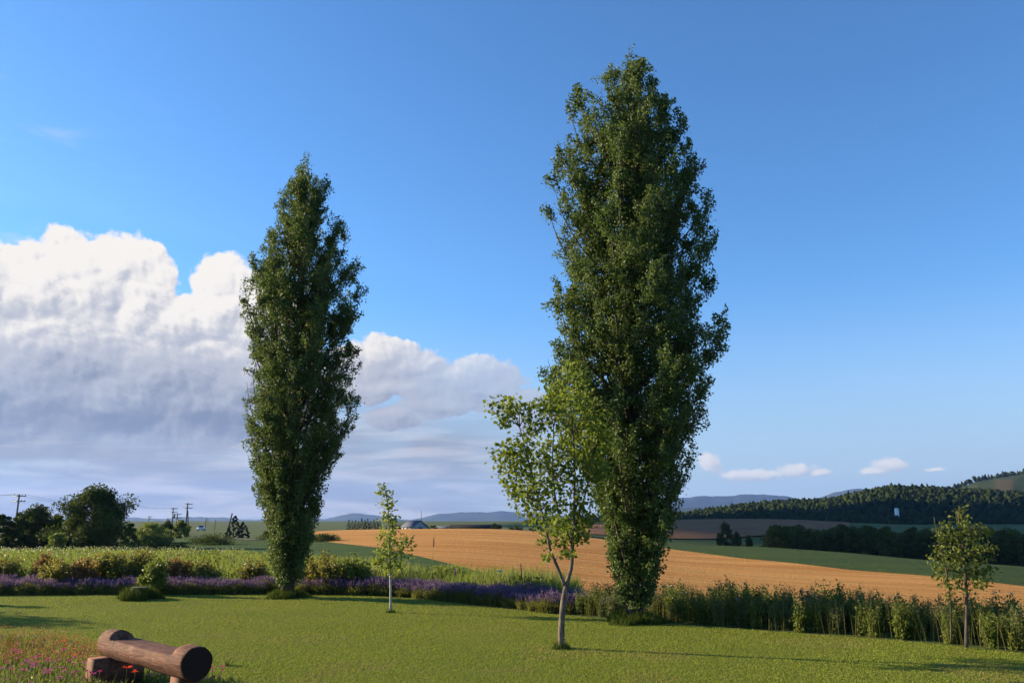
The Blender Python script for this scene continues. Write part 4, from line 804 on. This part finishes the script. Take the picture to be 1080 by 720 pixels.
# ------------------------------------------------------------------ unseen cloud added towards the sun, outline shaped to shade the valley
g = np.random.default_rng(91); mb = MB(); v0, f0 = ICO2; S_ = np.array([-.956, .292, math.tan(math.radians(16))]); m, t = mat('shade_cloud_white'); finish(t, (.8, .8, .8), 1, 0); M['added_shade_cloud'] = m
poly = [(655, 175), (705, 148), (813, 122), (900, 106), (1080, 88), (1600, 78)]
pa = np.array([[xat(a, d), d] for a, d in poly]); n = 0
while n < 330:
    x, y = 640 * g.random() - 20, 70 + 800 * g.random() ** 1.3; pxx = 540 + 860 * x / y
    R = 11 + 50 * smooth(110, 420, y) ; lim = np.interp(pxx, [a for a, _ in poly], [d for _, d in poly])
    if pxx < 640 + 8 * R / y or pxx > 1500 or y - R * .9 < lim or y > 600 or (pxx < 835 and 205 < y < 430): continue
    c = np.array([x, y, -5]) + S_ * (500 + 30 * g.random()) / S_[2]; v = v0 * (1 + .12 * g.normal(size=(len(v0), 1))) * np.array([R, R, R * .22]) + c; mb.add(v, f0); n += 1
tag(mb.build('added_shade_cloud', M['added_shade_cloud'], smooth_=True), kind='structure')

# ------------------------------------------------------------------ haze
hz = MB(); box(hz, (0, 3000, 190), (26000, 14000, 460)); m = bpy.data.materials.new('haze'); m.use_nodes = True; t = NT(m.node_tree)
pv = t.n('ShaderNodeVolumePrincipled'); pv.inputs['Color'].default_value = (.28, .48, 1, 1); pv.inputs['Density'].default_value = 6.2e-5; pv.inputs['Anisotropy'].default_value = .2
o = t.n('ShaderNodeOutputMaterial'); t.nt.links.new(pv.outputs[0], o.inputs['Volume']); HZ = hz.build('haze', m); tag(HZ, 'thin blue air haze over the valley', 'haze', kind='stuff')

# ------------------------------------------------------------------ sun and sky
SUN_EL = math.radians(16); sx, sy = -.956, .292          # direction towards the sun in plan
ld = bpy.data.lights.new('sun', 'SUN'); ld.energy = 5.0; ld.angle = math.radians(.5); ld.color = (1, .79, .53); lo_ = bpy.data.objects.new('sun', ld); C.objects.link(lo_)
d = Vector((sx * math.cos(SUN_EL), sy * math.cos(SUN_EL), math.sin(SUN_EL))); lo_.rotation_euler = d.to_track_quat('Z', 'Y').to_euler(); lo_.location = (-40, 20, 30)
W = bpy.data.worlds.new('World'); bpy.context.scene.world = W; W.use_nodes = True; t = NT(W.node_tree)
sky = t.n('ShaderNodeTexSky', sky_type='NISHITA'); sky.sun_disc = False; sky.sun_elevation = SUN_EL; sky.sun_rotation = math.atan2(sx, sy); sky.air_density = 1.0; sky.dust_density = .3; sky.ozone_density = 2.5; sky.altitude = 300
hs = t.n('ShaderNodeHueSaturation'); hs.inputs['Saturation'].default_value = 1.06; t.nt.links.new(t.mix(1.0, sky.outputs[0], (.66, .86, 1.06), 'MULTIPLY'), hs.inputs['Color'])

KQ = 8.6
def Q(px, py): a, e = azel(px, py); return a * KQ, e * KQ
cum = [  # px, py, rx, ry : lobes of the cumulus bank
    (100, 300, 62, 52), (45, 310, 60, 48), (-10, 320, 60, 52), (-70, 320, 70, 60), (150, 320, 45, 42), (178, 345, 50, 44), (240, 325, 42, 46), (270, 345, 40, 42), (60, 370, 130, 68), (180, 390, 110, 58), (-60, 400, 120, 70), (265, 400, 80, 48), (100, 430, 150, 42), (210, 430, 80, 32),
    (405, 378, 50, 20), (440, 388, 55, 20), (490, 400, 52, 28), (520, 412, 34, 20), (400, 410, 40, 14), (425, 386, 60, 20), (460, 398, 60, 22), (500, 410, 50, 20), (470, 425, 52, 13), (430, 408, 50, 16), (535, 418, 26, 10), (415, 440, 30, 10), (562, 436, 26, 18), (65, 490, 26, 7), (20, 492, 18, 6), (300, 455, 40, 14)]
small = [(750, 491, 12, 12), (768, 499, 20, 5), (802, 499, 22, 4), (838, 494, 17, 6), (862, 498, 13, 3), (941, 491, 13, 6), (924, 498, 15, 4), (988, 494, 8, 2)]
grp = bpy.data.node_groups.new('cloud_height', 'ShaderNodeTree'); grp.interface.new_socket('P', in_out='INPUT', socket_type='NodeSocketVector'); grp.interface.new_socket('H', in_out='OUTPUT', socket_type='NodeSocketFloat')
gt = NT(grp); gi = gt.n('NodeGroupInput'); go = gt.n('NodeGroupOutput'); p = gi.outputs[0]
wn = gt.noise(p, 2.6, 3, .5, out=1); pw = gt.vm('ADD', p, gt.vm('SCALE', gt.vm('SUBTRACT', wn, (.5, .5, .5)), .20)); wn2 = gt.noise(p, 11, 4, .6, out=1); pw = gt.vm('ADD', pw, gt.vm('SCALE', gt.vm('SUBTRACT', wn2, (.5, .5, .5)), .06))
h = None
for cx, cy, rx, ry in cum + small:
    qx, qy = Q(cx, cy); k = KQ / 860
    dv = gt.vm('MULTIPLY', gt.vm('SUBTRACT', pw, (qx, qy, 0)), (1 / (rx * k), 1 / (ry * k), 0)); b = gt.m('SUBTRACT', 1.15, gt.vm('LENGTH', dv))
    b = gt.m('MULTIPLY', b, min(1, .45 + ry / 60))
    h = b if h is None else gt.m('SMOOTH_MAX', h, b, .12)
for scl, amp in ((2.3, .30), (4.9, .17), (10.5, .085), (23, .04)):
    vo = gt.n('ShaderNodeTexVoronoi', feature='F1'); vo.inputs['Scale'].default_value = scl; gt.nt.links.new(pw, vo.inputs['Vector']); d_ = vo.outputs['Distance']
    h = gt.m('ADD', h, gt.m('MULTIPLY', gt.m('SUBTRACT', .30, gt.m('MULTIPLY', d_, d_)), amp * 1.5))
fb = gt.noise(pw, 7, 6, .6); h = gt.m('ADD', h, gt.m('MULTIPLY', gt.m('SUBTRACT', fb, .5), .16)); gt.nt.links.new(h, go.inputs[0])

dirv = t.n('ShaderNodeTexCoord').outputs['Generated']; sp = t.n('ShaderNodeSeparateXYZ'); t.nt.links.new(dirv, sp.inputs[0])
azn = t.m('MULTIPLY', t.m('ARCTAN2', sp.outputs[0], sp.outputs[1]), KQ); eln = t.m('MULTIPLY', t.m('ARCSINE', sp.outputs[2]), KQ)
cb = t.n('ShaderNodeCombineXYZ'); t.nt.links.new(azn, cb.inputs[0]); t.nt.links.new(eln, cb.inputs[1]); q = cb.outputs[0]
def Hn(vec): x = t.n('ShaderNodeGroup'); x.node_tree = grp; t.nt.links.new(vec, x.inputs[0]); return x.outputs[0]
def elq(py): return Q(300, py)[1]
h0 = Hn(q); h1 = Hn(t.vm('ADD', q, (-.05, .045, 0)))
mask = t.m('MULTIPLY', t.ss(-.03, .13, h0), t.m('SUBTRACT', 1.0, t.m('MULTIPLY', t.ss(Q(380, 400)[0], Q(520, 400)[0], azn), .25))); mask = t.m('MULTIPLY', mask, t.m('ADD', .30, t.m('MULTIPLY', t.ss(elq(486), elq(455), eln), .70), clamp=True)); mask = t.m('MAXIMUM', mask, t.m('MULTIPLY', t.m('MULTIPLY', t.ss(-.06, .30, h0), .85), t.ss(Q(600, 500)[0], Q(680, 500)[0], azn))); slope = t.m('SUBTRACT', h0, h1)
hi = t.ss(elq(450), elq(325), eln)                                  # lower parts of the bank lie in its own shade
lit = t.m('ADD', t.m('MULTIPLY', slope, t.m('ADD', .65, t.m('MULTIPLY', t.ss(elq(430), elq(340), eln), .75))), t.m('ADD', t.m('MULTIPLY', hi, .66), .26)); lit = t.m('SUBTRACT', lit, t.m('MULTIPLY', t.ss(.2, 1.2, h0), .15)); 
lit = t.m('ADD', t.m('MULTIPLY', lit, t.m('SUBTRACT', 1.0, t.m('MULTIPLY', t.ss(Q(340, 400)[0], Q(400, 400)[0], azn), .35))), t.m('MULTIPLY', t.ss(Q(340, 400)[0], Q(400, 400)[0], azn), .16)); farc = t.ss(Q(590, 500)[0], Q(700, 500)[0], azn); lit = t.m('ADD', lit, t.m('MULTIPLY', farc, .42))
EX = 1.3
def cc(r, g_, b_): f = lambda c: ((c / 255 + .055) / 1.055) ** 2.4; return (f(r) / 2 ** EX, f(g_) / 2 ** EX, f(b_) / 2 ** EX)
ccol = t.mix(t.ss(0, .5, lit), cc(130, 143, 168), cc(192, 197, 210)); ccol = t.mix(t.ss(.45, 1.0, lit), ccol, cc(255, 250, 244))
# low layered cloud and thin cirrus
lowm = t.m('MULTIPLY', t.ss(elq(380), elq(480), eln), t.ss(Q(700, 500)[0], Q(430, 500)[0], azn)); lowm = t.m('MULTIPLY', lowm, t.ss(-.6, 0.0, eln))
sn = t.noise(t.sc(q, (.55, 2.6, 1)), 1.0, 6, .55, .6); sn2 = t.noise(t.sc(q, (.4, 3.4, 1)), 1.7, 5, .55, .4)
lowmask = t.m('MULTIPLY', lowm, t.m('ADD', .74, t.m('MULTIPLY', t.ss(.35, .6, sn), .26)))
lowcol = t.mix(t.ss(.42, .66, sn2), cc(158, 166, 181), cc(206, 204, 208))
cz_ = t.m('MULTIPLY', t.ss(.52, .75, t.noise(t.sc(q, (.7, 2.6, 1)), 1.3, 6, .6, .5)), t.m('MULTIPLY', t.ss(Q(220, 200)[0], Q(-20, 200)[0], azn), .35)); cz_ = t.m('MULTIPLY', cz_, t.ss(elq(90), elq(190), eln))
def bg(col, s): x = t.n('ShaderNodeBackground'); t.put(x.inputs[0], col); x.inputs[1].default_value = s; return x.outputs[0]
def mixs(f, a, b): x = t.n('ShaderNodeMixShader'); t.put(x.inputs[0], f); t.nt.links.new(a, x.inputs[1]); t.nt.links.new(b, x.inputs[2]); return x.outputs[0]
s = bg(hs.outputs[0], .098); hzb = t.m('MULTIPLY', t.ss(elq(290), elq(540), eln), .82); s = mixs(hzb, s, bg(cc(184, 203, 226), 1)); s = mixs(cz_, s, bg(cc(225, 230, 245), 1)); s = mixs(lowmask, s, bg(lowcol, 1)); s = mixs(mask, s, bg(ccol, 1))
out = t.n('ShaderNodeOutputWorld'); t.nt.links.new(s, out.inputs[0])
W.cycles.sampling_method = 'MANUAL'; W.cycles.sample_map_resolution = 512

# ------------------------------------------------------------------ render settings
sc = bpy.context.scene; sc.render.engine = 'CYCLES'; sc.view_settings.view_transform = 'Standard'; sc.view_settings.look = 'None'; sc.view_settings.exposure = EX; sc.view_settings.gamma = 1; sc.view_settings.use_curve_mapping = False
sc.cycles.max_bounces = 6; sc.cycles.diffuse_bounces = 2; sc.cycles.glossy_bounces = 1; sc.cycles.transmission_bounces = 3; sc.cycles.volume_bounces = 0; sc.cycles.use_denoising = True
sc.cycles.sample_clamp_indirect = 6
